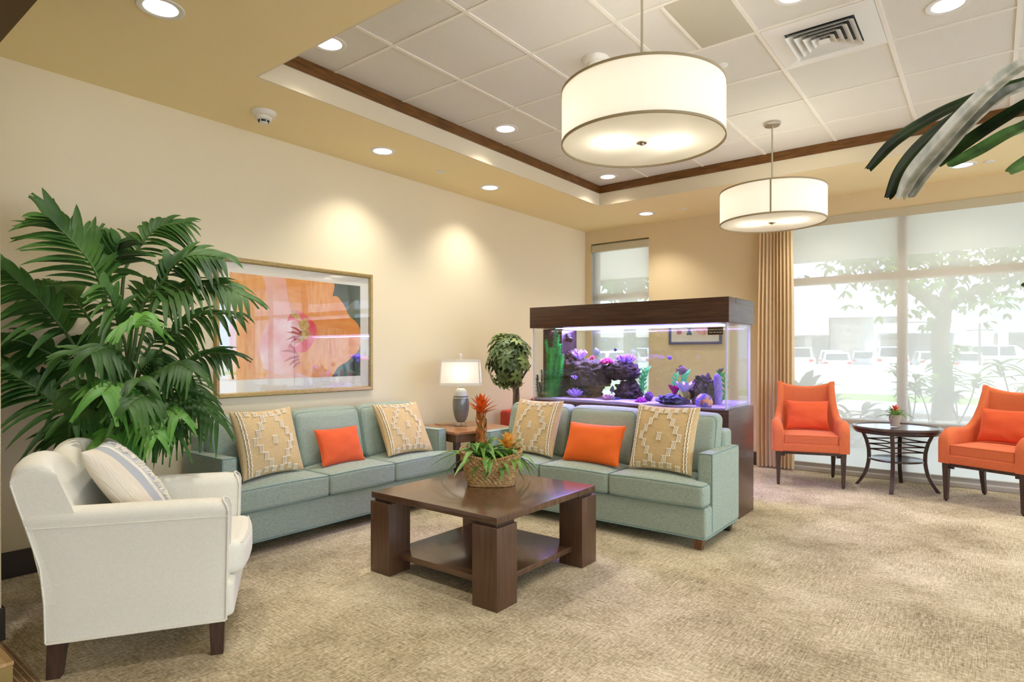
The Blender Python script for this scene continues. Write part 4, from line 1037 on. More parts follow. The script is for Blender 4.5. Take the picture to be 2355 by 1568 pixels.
for k, (px, pyt, r_) in enumerate(((262, 760, .020), (300, 880, .024), (318, 960, .014), (285, 860, .016), (272, 930, .014))):
    top = at(px, pyt, tb); a = k * 1.26
    G().tube(crv([V3((PX + .05 * math.cos(a), PY + .05 * math.sin(a), .29)), V3((PX + .04 * math.cos(a), PY + .04 * math.sin(a), .6)), V3(top)], 6), [r_ * 1.2] * 6 + [r_] * 6 + [r_ * .6], 9).obj('stem', stem_m, pl)

# ------------------------------------------------------------------ overhanging palm at the right edge
nf = thing('potted_palm', 'palm whose broad dark leaves hang into the upper right corner', 'plant', (.62, 1.95, 0))
o2 = lambda p: Vector(p) - Vector((.62, 1.95, 0))
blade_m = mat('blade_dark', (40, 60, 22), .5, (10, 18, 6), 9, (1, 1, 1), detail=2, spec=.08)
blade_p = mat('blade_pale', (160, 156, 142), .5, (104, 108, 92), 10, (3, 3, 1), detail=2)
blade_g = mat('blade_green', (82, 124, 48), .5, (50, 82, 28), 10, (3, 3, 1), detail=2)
def blade(pts, wpx, t0, t1, m, seed):
    rnd = random.Random(seed); C_ = crv([o2(p) for p in pxp(pts, t0, t1)], 8); N = len(C_) - 1; V = []; F = []; K = 6
    for i, p in enumerate(C_):
        tg = (C_[min(N, i + 1)] - C_[max(0, i - 1)]).normalized(); cd = (o2(_C) - p).normalized(); cd = (cd + Vector((0, 0, .5))).normalized()
        sd = tg.cross(cd).normalized(); nn = sd.cross(tg); f = i / N
        w_ = wpx / 1409 * 1.2 / 2 * min(1, .45 + f * 1.6) * (1 - .45 * max(0, (f - .75) / .25) ** 2)
        for k in range(K + 1):
            u = 2 * k / K - 1; ext = tg * (rnd.uniform(-.006, .004) if i == N else 0)
            V.append(p + sd * (w_ * u) + nn * (abs(u) * w_ * .30 + .0012 * (k % 2)) + ext)
    for i in range(N):
        for k in range(K): a = i * (K + 1) + k; F.append((a, a + 1, a + K + 2, a + K + 1))
    G().add(V, F).obj('leaf_blade', m, nf, 80)
JX = (2470, 130)
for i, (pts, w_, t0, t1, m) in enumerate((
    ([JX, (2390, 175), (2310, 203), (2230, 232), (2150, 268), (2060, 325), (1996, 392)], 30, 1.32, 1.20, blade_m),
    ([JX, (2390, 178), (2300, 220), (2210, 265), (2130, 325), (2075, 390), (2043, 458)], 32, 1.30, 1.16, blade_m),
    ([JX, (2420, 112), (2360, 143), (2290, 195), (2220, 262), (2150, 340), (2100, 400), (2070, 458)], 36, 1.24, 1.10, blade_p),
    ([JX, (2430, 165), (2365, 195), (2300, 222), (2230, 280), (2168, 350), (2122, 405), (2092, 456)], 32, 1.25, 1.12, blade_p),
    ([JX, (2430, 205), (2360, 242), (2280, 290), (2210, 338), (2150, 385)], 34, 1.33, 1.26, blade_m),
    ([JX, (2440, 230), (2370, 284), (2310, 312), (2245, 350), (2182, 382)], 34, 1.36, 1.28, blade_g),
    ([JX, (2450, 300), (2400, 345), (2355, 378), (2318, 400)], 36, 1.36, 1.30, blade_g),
    ([(2480, 560), (2430, 600), (2390, 640), (2349, 660)], 20, 1.4, 1.34, blade_m))): blade(pts, w_, t0, t1, m, i)
JP = at(*JX, 1.32); J2 = at(2480, 560, 1.4)
G().tube(crv([(0, 0, .3), (.02, .03, 1.0), o2(JP) + Vector((.25, .22, -.05)), o2(JP)], 8), [.02] * 16 + [.012] * 9, 8).tube(crv([(0, 0, .3), (.05, -.02, .9), o2(J2)], 6), .008, 8).obj('stem', stem_m, nf)
G().lathe([(.14, 0), (.18, .28), (.19, .32), (.17, .32), (.165, .29), (.0, .29)], 32, cap=False).obj('pot', MATS['dark_planter'], nf, 40)

# ------------------------------------------------------------------ topiary tree and red chair in the corner
TXp, TYp = -3.845, 4.995
tt = thing('topiary_tree', 'small round-headed tree with twisted trunk behind the table lamp', 'plant', (TXp, TYp, 0))
G().lathe([(.12, 0), (.15, .22), (.16, .26), (.145, .26), (.14, .23), (.0, .23)], 32, cap=False).obj('pot', MATS['dark_planter'], tt, 40)
g = G()
for k in range(3):
    g.tube([(.018 * math.cos(k * 2.094 + z * 5.5) - .05 * max(0, (z - .8)) , .018 * math.sin(k * 2.094 + z * 5.5), z) for z in [.22 + .78 * i / 24 for i in range(25)]], .020, 7)
for k in range(7):
    a = k * .9; g.tube(crv([(-.01, 0, .85), (.06 * math.cos(a), .06 * math.sin(a), 1.02), (.16 * math.cos(a), .16 * math.sin(a), 1.15 + .02 * k)], 5), .006, 5)
g.obj('trunk', mat('grey_bark', (168, 152, 130), .8, (110, 94, 78), 25, (1, 1, .3), bump=.6), tt)
g = G(); g2 = G(); rnd = random.Random(5)
for k in range(135):
    zz = rnd.uniform(-1, 1); a = rnd.uniform(0, 2 * PI); rr_ = (1 - zz * zz) ** .5; q = rnd.uniform(.3, 1.12) ** .5
    d = Vector((rr_ * math.cos(a), rr_ * math.sin(a), zz)); c = Vector((-.055 + d.x * .235 * q, -.045 + d.y * .235 * q, 1.235 + d.z * .30 * q))
    ax = (d + Vector((0, 0, .35))).normalized(); u_ = ax.orthogonal().normalized(); w_ = ax.cross(u_); tgt = g2 if rnd.random() < .25 else g
    for j in range(7):
        b = j * .898 + k; ld = (u_ * math.cos(b) + w_ * math.sin(b) - ax * .15).normalized()
        tgt.leaf(c + ld * .012, ld, ax, rnd.uniform(.06, .088), .036, .18, 4, .2, 0, .75)
fo = g.obj('foliage', mat('schefflera_leaf', (122, 142, 92), .4, (76, 98, 56), 10, trans=.12), tt, 80)
g2.obj('new_leaves', mat('schefflera_young', (178, 196, 128), .4, (146, 168, 96), 10, trans=.15), tt, 80)
rc = thing('armchair', 'low red armchair in the corner behind the small tree', 'armchair', (-4.0, 5.70, 0))
red_f = linen('red_linen', (206, 84, 58), (178, 60, 40), 60)
for s in (-1, 1): G().rbox(s * .30 - .06, s * .30 + .06, -.35, .33, .12, .655, .035, 3).obj('arm', red_f, rc)
G().rbox(-.36, .36, .22, .37, .12, .765, .04, 3, 3, (0, .01, .01)).obj('backrest', red_f, rc)
G().rbox(-.25, .25, -.34, .24, .10, .28, .02, 3).obj('seat_base', red_f, rc)
G().rbox(-.238, .238, -.35, .215, .285, .43, .035, 3, 6, (0, 0, .015)).obj('seat_cushion', red_f, rc, 60)
for sx in (-1, 1):
    for y in (-.29, .30): G().box(sx * .31 - .025, sx * .31 + .025, y - .025, y + .025, 0, .121).obj('leg', leg_m, rc, 0)

# ------------------------------------------------------------------ aquarium
AX0, AX1, AY0, AY1 = -3.381, -1.537, 4.60, 5.21
aq = thing('aquarium', 'long glass aquarium on a dark wood stand with wood canopy, behind the sofa', 'aquarium', ((AX0 + AX1) / 2, (AY0 + AY1) / 2, 0))
hx_, hy_ = (AX1 - AX0) / 2, (AY1 - AY0) / 2
st = G().rbox(-hx_, hx_, -hy_, hy_, .0, .862, .003).obj('stand', aqw_m, aq)
cn_ = G().rbox(-hx_, hx_, -hy_, hy_, 1.525, 1.716, .003).obj('canopy', aqw_m, aq)
G().rbox(hx_ - .006, hx_ + .0015, -.15, hy_ - .004, 1.675, 1.7165, .001).obj('canopy_lid', aqw_m, cn_)
gi = .022; gt = .012
tg_m = glassy('tank_glass', (.975, .99, .985), .05)
for nm, b in (('front_pane', (-hx_ + gi, hx_ - gi, -hy_ + gi, -hy_ + gi + gt)), ('rear_pane', (-hx_ + gi, hx_ - gi, hy_ - gi - gt, hy_ - gi)),
              ('side_pane', (-hx_ + gi, -hx_ + gi + gt, -hy_ + gi + gt, hy_ - gi - gt)), ('side_pane', (hx_ - gi - gt, hx_ - gi, -hy_ + gi + gt, hy_ - gi - gt))):
    G().box(*b, .863, 1.5245).obj(nm, tg_m, aq, 0)
seal_m = mat('clear_seal', (206, 210, 236), .3)
g = G()
for sx in (-1, 1):
    for sy in (-1, 1): g.box(*sorted((sx * (hx_ - gi + .0005), sx * (hx_ - gi - .013))), *sorted((sy * (hy_ - gi + .0005), sy * (hy_ - gi - .004))), .863, 1.5245)
g.obj('corner_seal', seal_m, aq, 0)
G().box(-hx_ + .15, hx_ - .15, -.10, .10, 1.511, 1.5245).obj('light_strip', mat('aquarium_lamp', (214, 212, 255), .5, emit=1.2), aq, 0)
light('AREA', 'aquarium_light', aq, (0, 0, 1.505), 17, (.32, .19, 1.0), shape='RECTANGLE', size=1.5, size_y=.22)
light('AREA', 'aquarium_white_light', aq, (-.45, -.04, 1.504), 2.6, (.9, .95, 1.0), shape='RECTANGLE', size=.7, size_y=.2)
wt = G().box(-hx_ + gi + gt + .002, hx_ - gi - gt - .002, -hy_ + gi + gt + .002, hy_ - gi - gt - .002, .90, 1.495).obj('water', glassy('water_clear', (.985, .99, 1.0), .012), aq, 0); wt['kind'] = 'stuff'
# sand bed
g = G(); V = []; F = []; nx, ny = 60, 16; x0, x1, y0, y1 = AX0 + .037, AX1 - .037, AY0 + .037, AY1 - .037
for j in range(ny + 1):
    for i in range(nx + 1):
        x = x0 + (x1 - x0) * i / nx; y = y0 + (y1 - y0) * j / ny
        V.append((x, y, .885 + .010 * noise.noise(Vector((x * 5, y * 5, 2))) + .012 * j / ny - .012 * ((x - x0) / (x1 - x0)) * (1 - j / ny)))
for j in range(ny):
    for i in range(nx): a = j * (nx + 1) + i; F.append((a, a + 1, a + nx + 2, a + nx + 1))
g.add(V, F); n0 = len(V)
sk = [i for i in range(nx + 1)] + [j * (nx + 1) + nx for j in range(1, ny + 1)] + [ny * (nx + 1) + i for i in range(nx - 1, -1, -1)] + [j * (nx + 1) for j in range(ny - 1, 0, -1)]
bt = [(V[i][0], V[i][1], .8635) for i in sk]; m_ = len(sk)
g.v += bt; g.f += [(sk[i], n0 + i, n0 + (i + 1) % m_, sk[(i + 1) % m_]) for i in range(m_)]; g.m += [0] * m_
sd_ = g.obj('sand', mat('aquarium_sand', (190, 180, 204), .9, (160, 148, 180), 160, bump=.4, bscale=200), None, 60)
tag(sd_, 'pale sand bed along the bottom of the aquarium', 'sand', kind='stuff')
ZSd = .888
rock_m = mat('reef_rock', (84, 68, 60), .9, (26, 20, 22), 22, detail=8, bump=1, bscale=45)
rockd_m = mat('reef_rock_dark', (70, 54, 62), .7, (22, 16, 22), 22, detail=8, bump=1, bscale=45)
def pr_(px, py, y): return on_y(px, py, y)
def scl(px, py, y): return (on_y(px + 1, py, y) - on_y(px, py, y)).x, (on_y(px, py, y) - on_y(px, py + 1, y)).z
def rock(px, py, rx, rz, y, ry, label, m=rock_m, seed=1, amp=.30, base=False, fq=2.5):
    c = pr_(px, py, y); ux, uz = scl(px, py, y); 
    o = G().blob((0, 0, 0), (rx * ux, ry, rz * uz), 5, amp, fq, seed, fn=(lambda p: Vector((p.x, p.y, max(p.z, ZSd - .008 - c.z)))) if base else None).obj('reef_rock', m, None, 60, loc=c)
    return tag(o, label, 'rock', 'rocks in the aquarium')
rock(1352, 862, 52, 34, 4.92, .15, 'broad middle reef rock under the red corals in the aquarium', seed=1)
rock(1314, 832, 20, 27, 4.95, .10, 'upright reef rock beside the green aquarium plants', seed=2)
rock(1352, 898, 28, 24, 4.93, .13, 'lower reef rock on the sand behind the lobed lilac coral', seed=3, base=True)
rock(1432, 852, 36, 23, 4.92, .12, 'oval reef rock carrying the branching lilac coral', seed=4, amp=.2)
rock(1446, 902, 27, 27, 4.95, .13, 'cone-shaped reef rock right of the arch, on the sand', seed=5, base=True)
rock(1420, 921, 10, 7, 4.80, .04, 'small bluish rock on the sand in front of the arch', mat('blue_rock', (84, 92, 150), .8, (40, 42, 90), 30), 6, base=True)
rock(1545, 922, 29, 14, 4.74, .09, 'low blue-black rock left of the ruffled white coral', mat('blue_black_rock', (70, 72, 130), .5, (14, 14, 40), 22, detail=8, bump=1, bscale=45), 7, amp=.45, base=True)
rock(1618, 905, 28, 38, 4.86, .10, 'tall jagged black rock behind the round shell', rockd_m, 8, .42, True, 3.2)
rock(1492, 911, 8, 10, 4.84, .04, 'small purple lump of rock behind the magenta coral ball', mat('purple_rock', (120, 84, 130), .8, (80, 52, 96), 30), 9, base=True)
lil_m = mat('lilac_coral', (186, 150, 226), .7, (150, 108, 206), 40, bump=.3, bscale=90)
mag_m = mat('magenta_coral', (214, 40, 130), .7, (150, 20, 90), 50, bump=.6, bscale=80)
redc_m = mat('red_coral', (226, 40, 84), .7, (180, 26, 60), 50)
pinkc_m = mat('dusty_coral', (186, 132, 150), .8, (140, 92, 116), 30)
def coral_branch(px, py, wpx, hpx, y, label, m, seed, n=16, th=.008, name='branching_coral'):
    rnd = random.Random(seed); c = pr_(px, py + hpx / 2, y); ux, uz = scl(px, py, y); g = G(); Wd, Hd = wpx * ux, hpx * uz
    for k in range(n):
        a = 2.4 * k + rnd.uniform(-.5, .5); s = (k + .5) / n; q = s ** .5
        p1 = Vector((math.cos(a) * q * Wd * .34, math.sin(a) * q * .06, Hd * rnd.uniform(.25, .6)))
        p2 = Vector((math.cos(a) * q * Wd * rnd.uniform(.36, .5), math.sin(a) * q * .09, Hd * rnd.uniform(.55, 1.0) * (1 - .3 * q)))
        g.tube(crv([(0, 0, 0), p1, p2], 4), [th * 1.1] * 4 + [th] * 4 + [th * .7], 6)
        for j in range(2):
            p3 = p1.lerp(p2, .45) + Vector((rnd.uniform(-1, 1) * Wd * .10, rnd.uniform(-.02, .02), Hd * .22)); g.tube([p1.lerp(p2, .3), p3], [th * .8, th * .5], 5)
    return tag(g.obj(name, m, None, 70, loc=c), label, 'coral', 'corals in the aquarium')
def coral_lobe(px, py, wpx, hpx, y, label, m, seed, n=18, kind='petal'):
    rnd = random.Random(seed); c = pr_(px, py + hpx / 2, y); ux, uz = scl(px, py, y); Wd, Hd = wpx * ux, hpx * uz; g = G()
    for k in range(n):
        a = 2.4 * k; q = ((k + .5) / n) ** .5
        if kind == 'petal':
            d = Vector((math.cos(a) * q * Wd, math.sin(a) * q * Wd * .8, Hd * (1.15 - .55 * q))).normalized(); M = Matrix.Translation((d.x * Wd * .22, d.y * Wd * .2, Hd * .32 + d.z * Hd * .2)) @ d.to_track_quat('Z', 'Y').to_matrix().to_4x4()
            b = G().blob((0, 0, 0), (Wd * .13, Wd * .07, Hd * .42), 2, .12, 2, k); g.merge(b, M)
        else:
            g.blob((math.cos(a) * q * Wd * .40, math.sin(a) * q * Wd * .3, Hd * (.62 - .45 * q * q)), (Wd * .17, Wd * .17, Hd * .26), 2, .2, 3, k)
    return tag(g.obj('lobed_coral', m, None, 70, loc=c), label, 'coral', 'corals in the aquarium')
coral_branch(1333, 812, 34, 26, 4.90, 'thick-fingered lilac coral on top of the middle reef rock', lil_m, 1, 9, .012)
coral_lobe(1362, 821, 12, 12, 4.84, 'small bright red coral on top of the reef rocks', redc_m, 2, 8, 'knob')
coral_lobe(1396, 828, 28, 18, 4.86, 'ruffled magenta coral cluster between the two rock tops', mag_m, 3, 16, 'knob')
coral_branch(1439, 823, 52, 28, 4.88, 'many-branched lilac coral on the oval rock', lil_m, 4, 34, .006)
coral_lobe(1323, 903, 42, 30, 4.78, 'lobed lilac coral on the sand at the left', lil_m, 5, 18, 'petal')
coral_lobe(1397, 914, 34, 20, 4.79, 'dusty pink lobed coral on the sand below the arch', pinkc_m, 6, 18, 'petal')
coral_lobe(1475, 919, 25, 17, 4.74, 'magenta ball of coral on the sand', mat('magenta_ball', (180, 20, 160), .7, (110, 8, 100), 60), 7, 26, 'knob')
coral_branch(1324, 866, 10, 11, 4.76, 'tiny lilac coral sprig on the front of the reef rock', lil_m, 8, 9, .004)
# ruffled cup coral
def cup(px, py, wpx, hpx, y, label, ms, seed, flare=1.0):
    c = pr_(px, py + hpx / 2, y); ux, uz = scl(px, py, y); Wd, Hd = wpx * ux / 2, hpx * uz; g = G(); S = []; n = 60
    for (r_, z, rf) in ((.35, 0, .05), (.30, .2, .08), (.32, .42, .12), (.55, .62, .14), (.85, .80, .2), (1.0, .96, .3), (.8, .86, .28), (.45, .70, .2), (.1, .6, 0)):
        S.append([((Wd * r_ * (1 + rf * math.sin(9 * b + seed)) * math.cos(b)), Wd * .7 * r_ * (1 + rf * math.sin(9 * b + seed)) * math.sin(b), Hd * z + Hd * .25 * rf * math.sin(9 * b + 1)) for b in [2 * PI * k / n for k in range(n)]])
    for i in range(len(S) - 1):
        g.mi = 0 if i < 3 else 1; g.loft(S[i:i + 2], caps=False)
    o = g.obj('cup_coral', ms, None, 70, loc=c); return tag(o, label, 'coral', 'corals in the aquarium')
cup(1580, 906, 46, 54, 4.82, 'ruffled white cup coral with a yellow stem, left of the black rock', [mat('coral_yellow', (206, 206, 130), .8, (170, 168, 90), 20), mat('coral_white', (226, 214, 246), .8, (196, 178, 232), 30)], 1)
cup(1552, 903, 24, 34, 4.88, 'magenta cup coral behind the blue-black rock', [mag_m, mag_m], 2)
c = pr_(1650, 934, 4.84); ux, uz = scl(1650, 900, 4.84)
g = G(); rnd = random.Random(3)
Hc = 76 * uz; sect = []
for i in range(14):
    f = i / 13; r_ = .026 * (.7 + .5 * math.sin(PI * (f * .9 + .05))) * (1 if f < 1 else .2)
    sect.append([(r_ * math.cos(2 * PI * k / 20) * (1 + .15 * math.sin(5 * k + i)) + .006 * math.sin(f * 4), r_ * math.sin(2 * PI * k / 20) * (1 + .15 * math.cos(4 * k + i * 2)), f * Hc) for k in range(20)])
g.loft(sect)
tag(g.obj('pillar_coral', mat('pillar_coral_skin', (180, 160, 214), .9, (128, 96, 220), 120, bump=.8, bscale=150), None, 70, loc=c), 'tall lilac pillar coral near the right end of the aquarium', 'coral', 'corals in the aquarium')
# shell
c = pr_(1619, 925, 4.68); ux, uz = scl(1619, 925, 4.68)
sh = thing('scallop_shell', 'round orange and violet scallop shell in front of the black rock', 'shell', c)
g = G(); S = []
for i in range(9):
    f = i / 8; S.append([(.070 * f * (1 + .02 * math.cos(22 * b)) * math.cos(b), -.030 * (1 - f * f) * (1 + .10 * math.cos(22 * b)), .070 * f * math.sin(b)) for b in [2 * PI * k / 88 for k in range(88)]])
for i in range(8): g.loft(S[i:i + 2], caps=False)
S.reverse(); g.loft([[(x, .012 * (1 - (x * x + z * z) / .0049) , z) for x, y, z in q] for q in S[:8]], caps=False)
g.obj('valve', mat('shell_pattern', (240, 176, 120), .5, (98, 84, 200), 26, (1, 1, 1), lo=.45, hi=.56), sh, 60)
G().rbox(.035, .085, -.006, .01, -.068, -.045, .004).obj('hinge', mat('shell_orange', (240, 150, 110), .5), sh)
# plants in the tank
gp_m = mat('tank_plant', (80, 240, 120), .5, (26, 160, 70), 8, trans=.3)
gp2_m = mat('tank_plant_dark', (28, 110, 54), .5, (14, 70, 40), 8, trans=.3)
def plume(paths, label, m, nw, L, group='green plants in the aquarium'):
    t = thing('aquarium_plant', label, 'plant', pr_(paths[0][0][0], paths[0][0][1], paths[0][2]), group=group); b = Vector(t.location); b.z = max(b.z, ZSd - .005); t.location = b; rnd = random.Random(len(label))
    for pts in paths:
        y = pts[2]; C_ = crv([pr_(pts[0][0], pts[0][1], y) - b, (pr_(pts[0][0], pts[0][1], y) - b).lerp(pr_(pts[1][0], pts[1][1], y) - b, .5) + Vector((rnd.uniform(-.02, .02), .01, 0)), pr_(pts[1][0], pts[1][1], y) - b], 8)
        g = G().tube(C_, .004, 5); N = len(C_) - 1
        for k in range(nw):
            f = k / nw; i = min(N - 1, int(f * N)); p = C_[i].lerp(C_[i + 1], f * N - i)
            for j in range(8):
                a = j * PI / 4 + k; d = Vector((math.cos(a), math.sin(a), .55 + .4 * f)); g.leaf(p, d, (0, 0, 1), L * rnd.uniform(.5, 1.0) * (1 - .5 * f), .009, .25, 3, .3, .3, .6)
        g.obj('frond', m, t, 80)
    return t
plume([((1262, 917), (1279, 757), 4.70), ((1270, 915), (1288, 792), 4.73), ((1258, 916), (1256, 782), 4.69), ((1276, 912), (1294, 815), 4.74), ((1266, 917), (1268, 800), 4.68), ((1272, 916), (1284, 770), 4.72)], 'tall feathery bright green plant at the left end of the aquarium', gp_m, 60, .085)
plume([((1240, 914), (1236, 862), 4.68), ((1246, 915), (1246, 850), 4.69), ((1243, 916), (1240, 880), 4.66)], 'short dark green feathery plant in the left corner of the aquarium', gp2_m, 26, .065)
def strands(specs, label, m):
    b = pr_(specs[0][0][0], specs[0][0][1], specs[0][2]); t = thing('aquarium_plant', label, 'plant', b, group='green plants in the aquarium'); rnd = random.Random(len(label))
    for (p0, p1, y) in specs:
        a_, c_ = pr_(*p0, y) - b, pr_(*p1, y) - b; C_ = crv([a_, a_.lerp(c_, .5) + Vector((rnd.uniform(-.03, .03), 0, 0)), c_], 6); g = G().tube(C_, .003, 5)
        for k in range(2, len(C_)):
            s = -1 if k % 2 else 1; g.leaf(C_[k], (s * .6, .2 * s, .8), (0, -1, .2), .05, .018, .0, 5, .15, 0, .75)
        g.obj('strand', m, t, 80)
    return t
ls_m = mat('strand_leaf', (120, 220, 120), .5, (70, 190, 90), 10, trans=.3)
strands([((1480, 908), (1484, 852), 4.95), ((1472, 905), (1468, 855), 4.98), ((1481, 906), (1490, 850), 4.97)], 'thin leafy strands of green weed right of the reef arch', ls_m)
strands([((1657, 932), (1664, 862), 4.90), ((1660, 930), (1657, 855), 4.93)], 'leafy green strands beside the tall lilac pillar coral', mat('strand_green', (60, 200, 90), .5, (30, 160, 70), 10, trans=.3))
strands([((1558, 915), (1556, 862), 5.02), ((1575, 915), (1574, 860), 5.05), ((1580, 912), (1580, 858), 5.05)], 'thin green strands behind the ruffled white coral', mat('strand_green2', (80, 210, 110), .5, trans=.3))
# fish
def fish(px, py, lpx, y, label, m, m2, flip=1, tall=.62, pitch=0):
    c = pr_(px, py, y); ux, uz = scl(px, py, y); L = lpx * (ux + uz) / 2
    t = thing('fish', label, 'fish', c, 0, 'fish in the aquarium'); t.rotation_euler = (0, R(pitch), 0 if flip > 0 else PI)
    S = []
    for f, h, w_ in ((0, .02, .02), (.1, .16, .07), (.25, .34, .13), (.42, .42, .15), (.6, .36, .12), (.75, .18, .06), (.82, .08, .03)):
        S.append([(L * (.5 - f), L * w_ * .5 * math.sin(b), L * h * tall * 1.5 * .8 * math.cos(b)) for b in [2 * PI * k / 14 for k in range(14)]])
    G().loft(S).obj('body', m, t, 70)
    th = L * .010
    G().loft([[(-L * .30, sy * th, 0.03 * L), (-L * .5, sy * th, .2 * L), (-L * .44, sy * th, 0), (-L * .5, sy * th, -.2 * L), (-L * .30, sy * th, -.03 * L)] for sy in (-1, 1)]).obj('tail_fin', m2, t, 0)
    for s in (-1, 1): G().loft([[(L * .22, sy * th, s * .40 * L * tall), (-L * .05, sy * th, s * .66 * L * tall), (-L * .26, sy * th, s * .50 * L * tall), (-L * .24, sy * th, s * .2 * L * tall)] for sy in (-1, 1)]).obj('fin', m2, t, 0)
    return t
fb = mat('fish_brown', (128, 106, 96), .4, (100, 82, 76), 30); fg = mat('fish_grey_green', (110, 120, 96), .4, (84, 92, 80), 30); fv = mat('fish_violet', (140, 110, 210), .4); fy = mat('fish_yellow', (232, 226, 130), .4); fpale = mat('fish_pale', (170, 176, 196), .4); fdk = mat('fish_dark', (72, 66, 110), .4)
fish(1541, 823, 14, 4.86, 'small violet and yellow fish swimming in the open water', fv, fy, -1, .7, -20)
fish(1568, 851, 28, 4.90, 'brown disc-shaped fish above the ruffled white coral', fb, fb, 1)
fish(1657, 852, 17, 4.78, 'grey-green fish near the top of the lilac pillar coral', fg, fg, 1, .5, -30)
fish(1373, 810, 22, 4.82, 'pale fish diving tail-up over the red coral', fpale, fpale, -1, .5, -65)
fish(1408, 896, 19, 4.86, 'dark fish in the gap under the reef arch', fdk, fdk, 1, .45, -80)
fish(1415, 804, 9, 4.84, 'tiny dark blue fish left of the branching lilac coral', fdk, fdk, 1, .7, 0)
# overflow box and outlets
ov = thing('overflow_box', 'black overflow box in the left end of the aquarium', 'filter box', ((on_y(1249, 800, 4.78).x + on_y(1292, 800, 4.78).x) / 2, 4.90, .8635)); ow = (on_y(1292, 800, 4.78).x - on_y(1249, 800, 4.78).x) / 2
G().rbox(-ow, ow, -.12, .14, 0, .655, .003).obj('casing', mat('overflow_black', (34, 18, 26), .3), ov)
g = G()
for k in range(12): g.box(-ow + .006 + .0145 * k, -ow + .013 + .0145 * k, -.1235, -.1205, .60, .65)
g.obj('intake_slots', mat('slot_grey', (96, 80, 92), .5), ov, 0)
G().tube([(ow, -.02, .56), (ow + .04, -.04, .56), (ow + .06, -.07, .55)], [.018, .02, .022], 12).tube([(ow, -.02, .60), (ow + .03, -.04, .60)], .018, 12).obj('outlet_nozzle', black_m, ov)
# notice on the glass
nb = pr_(1645, 761, AY0 + .018)
sg = thing('notice_sign', 'small black and gold notice stuck on the aquarium glass', 'sign', (nb.x, AY0 + gi - .0005, nb.z))
G().box(-.060, .060, -.0025, 0, -.030, .030).obj('plate', mat('sign_gold', (168, 132, 92), .4), sg, 0)
G().box(-.0565, .0565, -.0032, -.0024, -.0265, .0265).obj('sign_face', mat('sign_black', (28, 16, 12), .4), sg, 0)
def text(body, size, parent, loc, m, rot=(PI / 2, 0, 0), name='lettering'):
    c = bpy.data.curves.new('text', 'FONT'); c.body = body; c.size = size; c.align_x = 'CENTER'; c.align_y = 'CENTER'; c.extrude = .0003; c.space_line = 1.05; c.offset = size * .012
    o = bpy.data.objects.new('text', c); col.objects.link(o); bpy.context.view_layer.update()
    me = bpy.data.meshes.new_from_object(o.evaluated_get(bpy.context.evaluated_depsgraph_get())); bpy.data.objects.remove(o)
    me.materials.clear(); me.materials.append(m); q = bpy.data.objects.new(name, me); col.objects.link(q); q.parent = parent; q.location = loc; q.rotation_euler = rot; return q
gl_m = mat('gold_letters', (222, 200, 158), .5)
text('PLEASE DO NOT', .0150, sg, (0, -.0035, .0105), gl_m); text('TAP ON GLASS', .0150, sg, (0, -.0035, -.0105), gl_m)

# coral print on the window wall, seen through the tank
cp = thing('framed_print', 'dark blue framed print of corals on the window wall behind the aquarium', 'picture', (-2.867, YW, 1.67))
fm = frame_mesh(.335, .265, .032, .025); M = Matrix.Rotation(-PI / 2, 4, 'Z')
g = G().merge(fm, M); g.obj('frame', mat('blue_frame', (66, 66, 118), .4), cp, 20)
G().box(-.31, .31, -.008, -.001, -.24, .24).obj('mat_board', MATS['mat_board'], cp, 0)
G().box(-.255, .255, -.0095, -.0079, -.185, .185).obj('backing_sheet', mat('print_paper', (236, 226, 206), .9), cp, 0)
g = G(); rnd = random.Random(2)
def twig(p, a, L, w_, d, x):
    q = (p[0] + L * math.cos(a), p[1] + L * math.sin(a)); nx_, nz_ = -math.sin(a) * w_, math.cos(a) * w_
    g.add([(p[0] + nx_, x, p[1] + nz_), (p[0] - nx_, x, p[1] - nz_), (q[0] - nx_ * .6, x, q[1] - nz_ * .6), (q[0] + nx_ * .6, x, q[1] + nz_ * .6)], [(0, 1, 2, 3)])
    if d:
        for s in (-1, 1): twig(q, a + s * rnd.uniform(.25, .6), L * .75, w_ * .7, d - 1, x - .00002)
g.mi = 0
for k in range(4): twig((-.10 + .02 * k, -.15), 1.2 + .25 * k, .06, .009, 3, -.0099 - .0001 * k)
g.mi = 1; twig((.12, -.15), 1.57, .045, .004, 6, -.0108)
g.mi = 2; twig((-.20, -.11), 1.9, .05, .0025, 4, -.0112)
g.mi = 3; g.add([(-.20 + .035 * math.cos(b), -.0106, -.115 + .028 * math.sin(b)) for b in [k * .5236 for k in range(12)]], [tuple(range(12))])
g.mi = 4; g.add([(.10 + .095 * math.cos(b) * (1 + .06 * math.sin(7 * b)), -.0102, -.06 + .095 * math.sin(b)) for b in [k * .2618 for k in range(24)]], [tuple(range(24))])
g.obj('print', [mat('ink_teal', (46, 92, 104), .9), mat('ink_red', (190, 92, 80), .9), mat('ink_olive', (150, 140, 110), .9), mat('ink_rose', (200, 96, 110), .9), mat('ink_peach', (240, 186, 166), .9)], cp, 0)
G().box(-.308, .308, -.0145, -.0135, -.238, .238).obj('glazing', glassy('picture_glass2', (1, 1, 1), .03), cp, 0)

# tan box at the lower left corner
bx = thing('low_box', 'tan box with a wood-look top at the lower left corner', 'box', (-3.12, .55, 0), 0)
G().rbox(-.2, .2, -.1, .115, 0, .105, .004).obj('body', mat('tan_box', (150, 124, 66), .6), bx)
G().rbox(-.2, .2, -.1, .118, .105, .12, .003).obj('top', mat('box_top', (206, 170, 116), .45, (176, 136, 84), 5, (1, 12, 1)), bx)

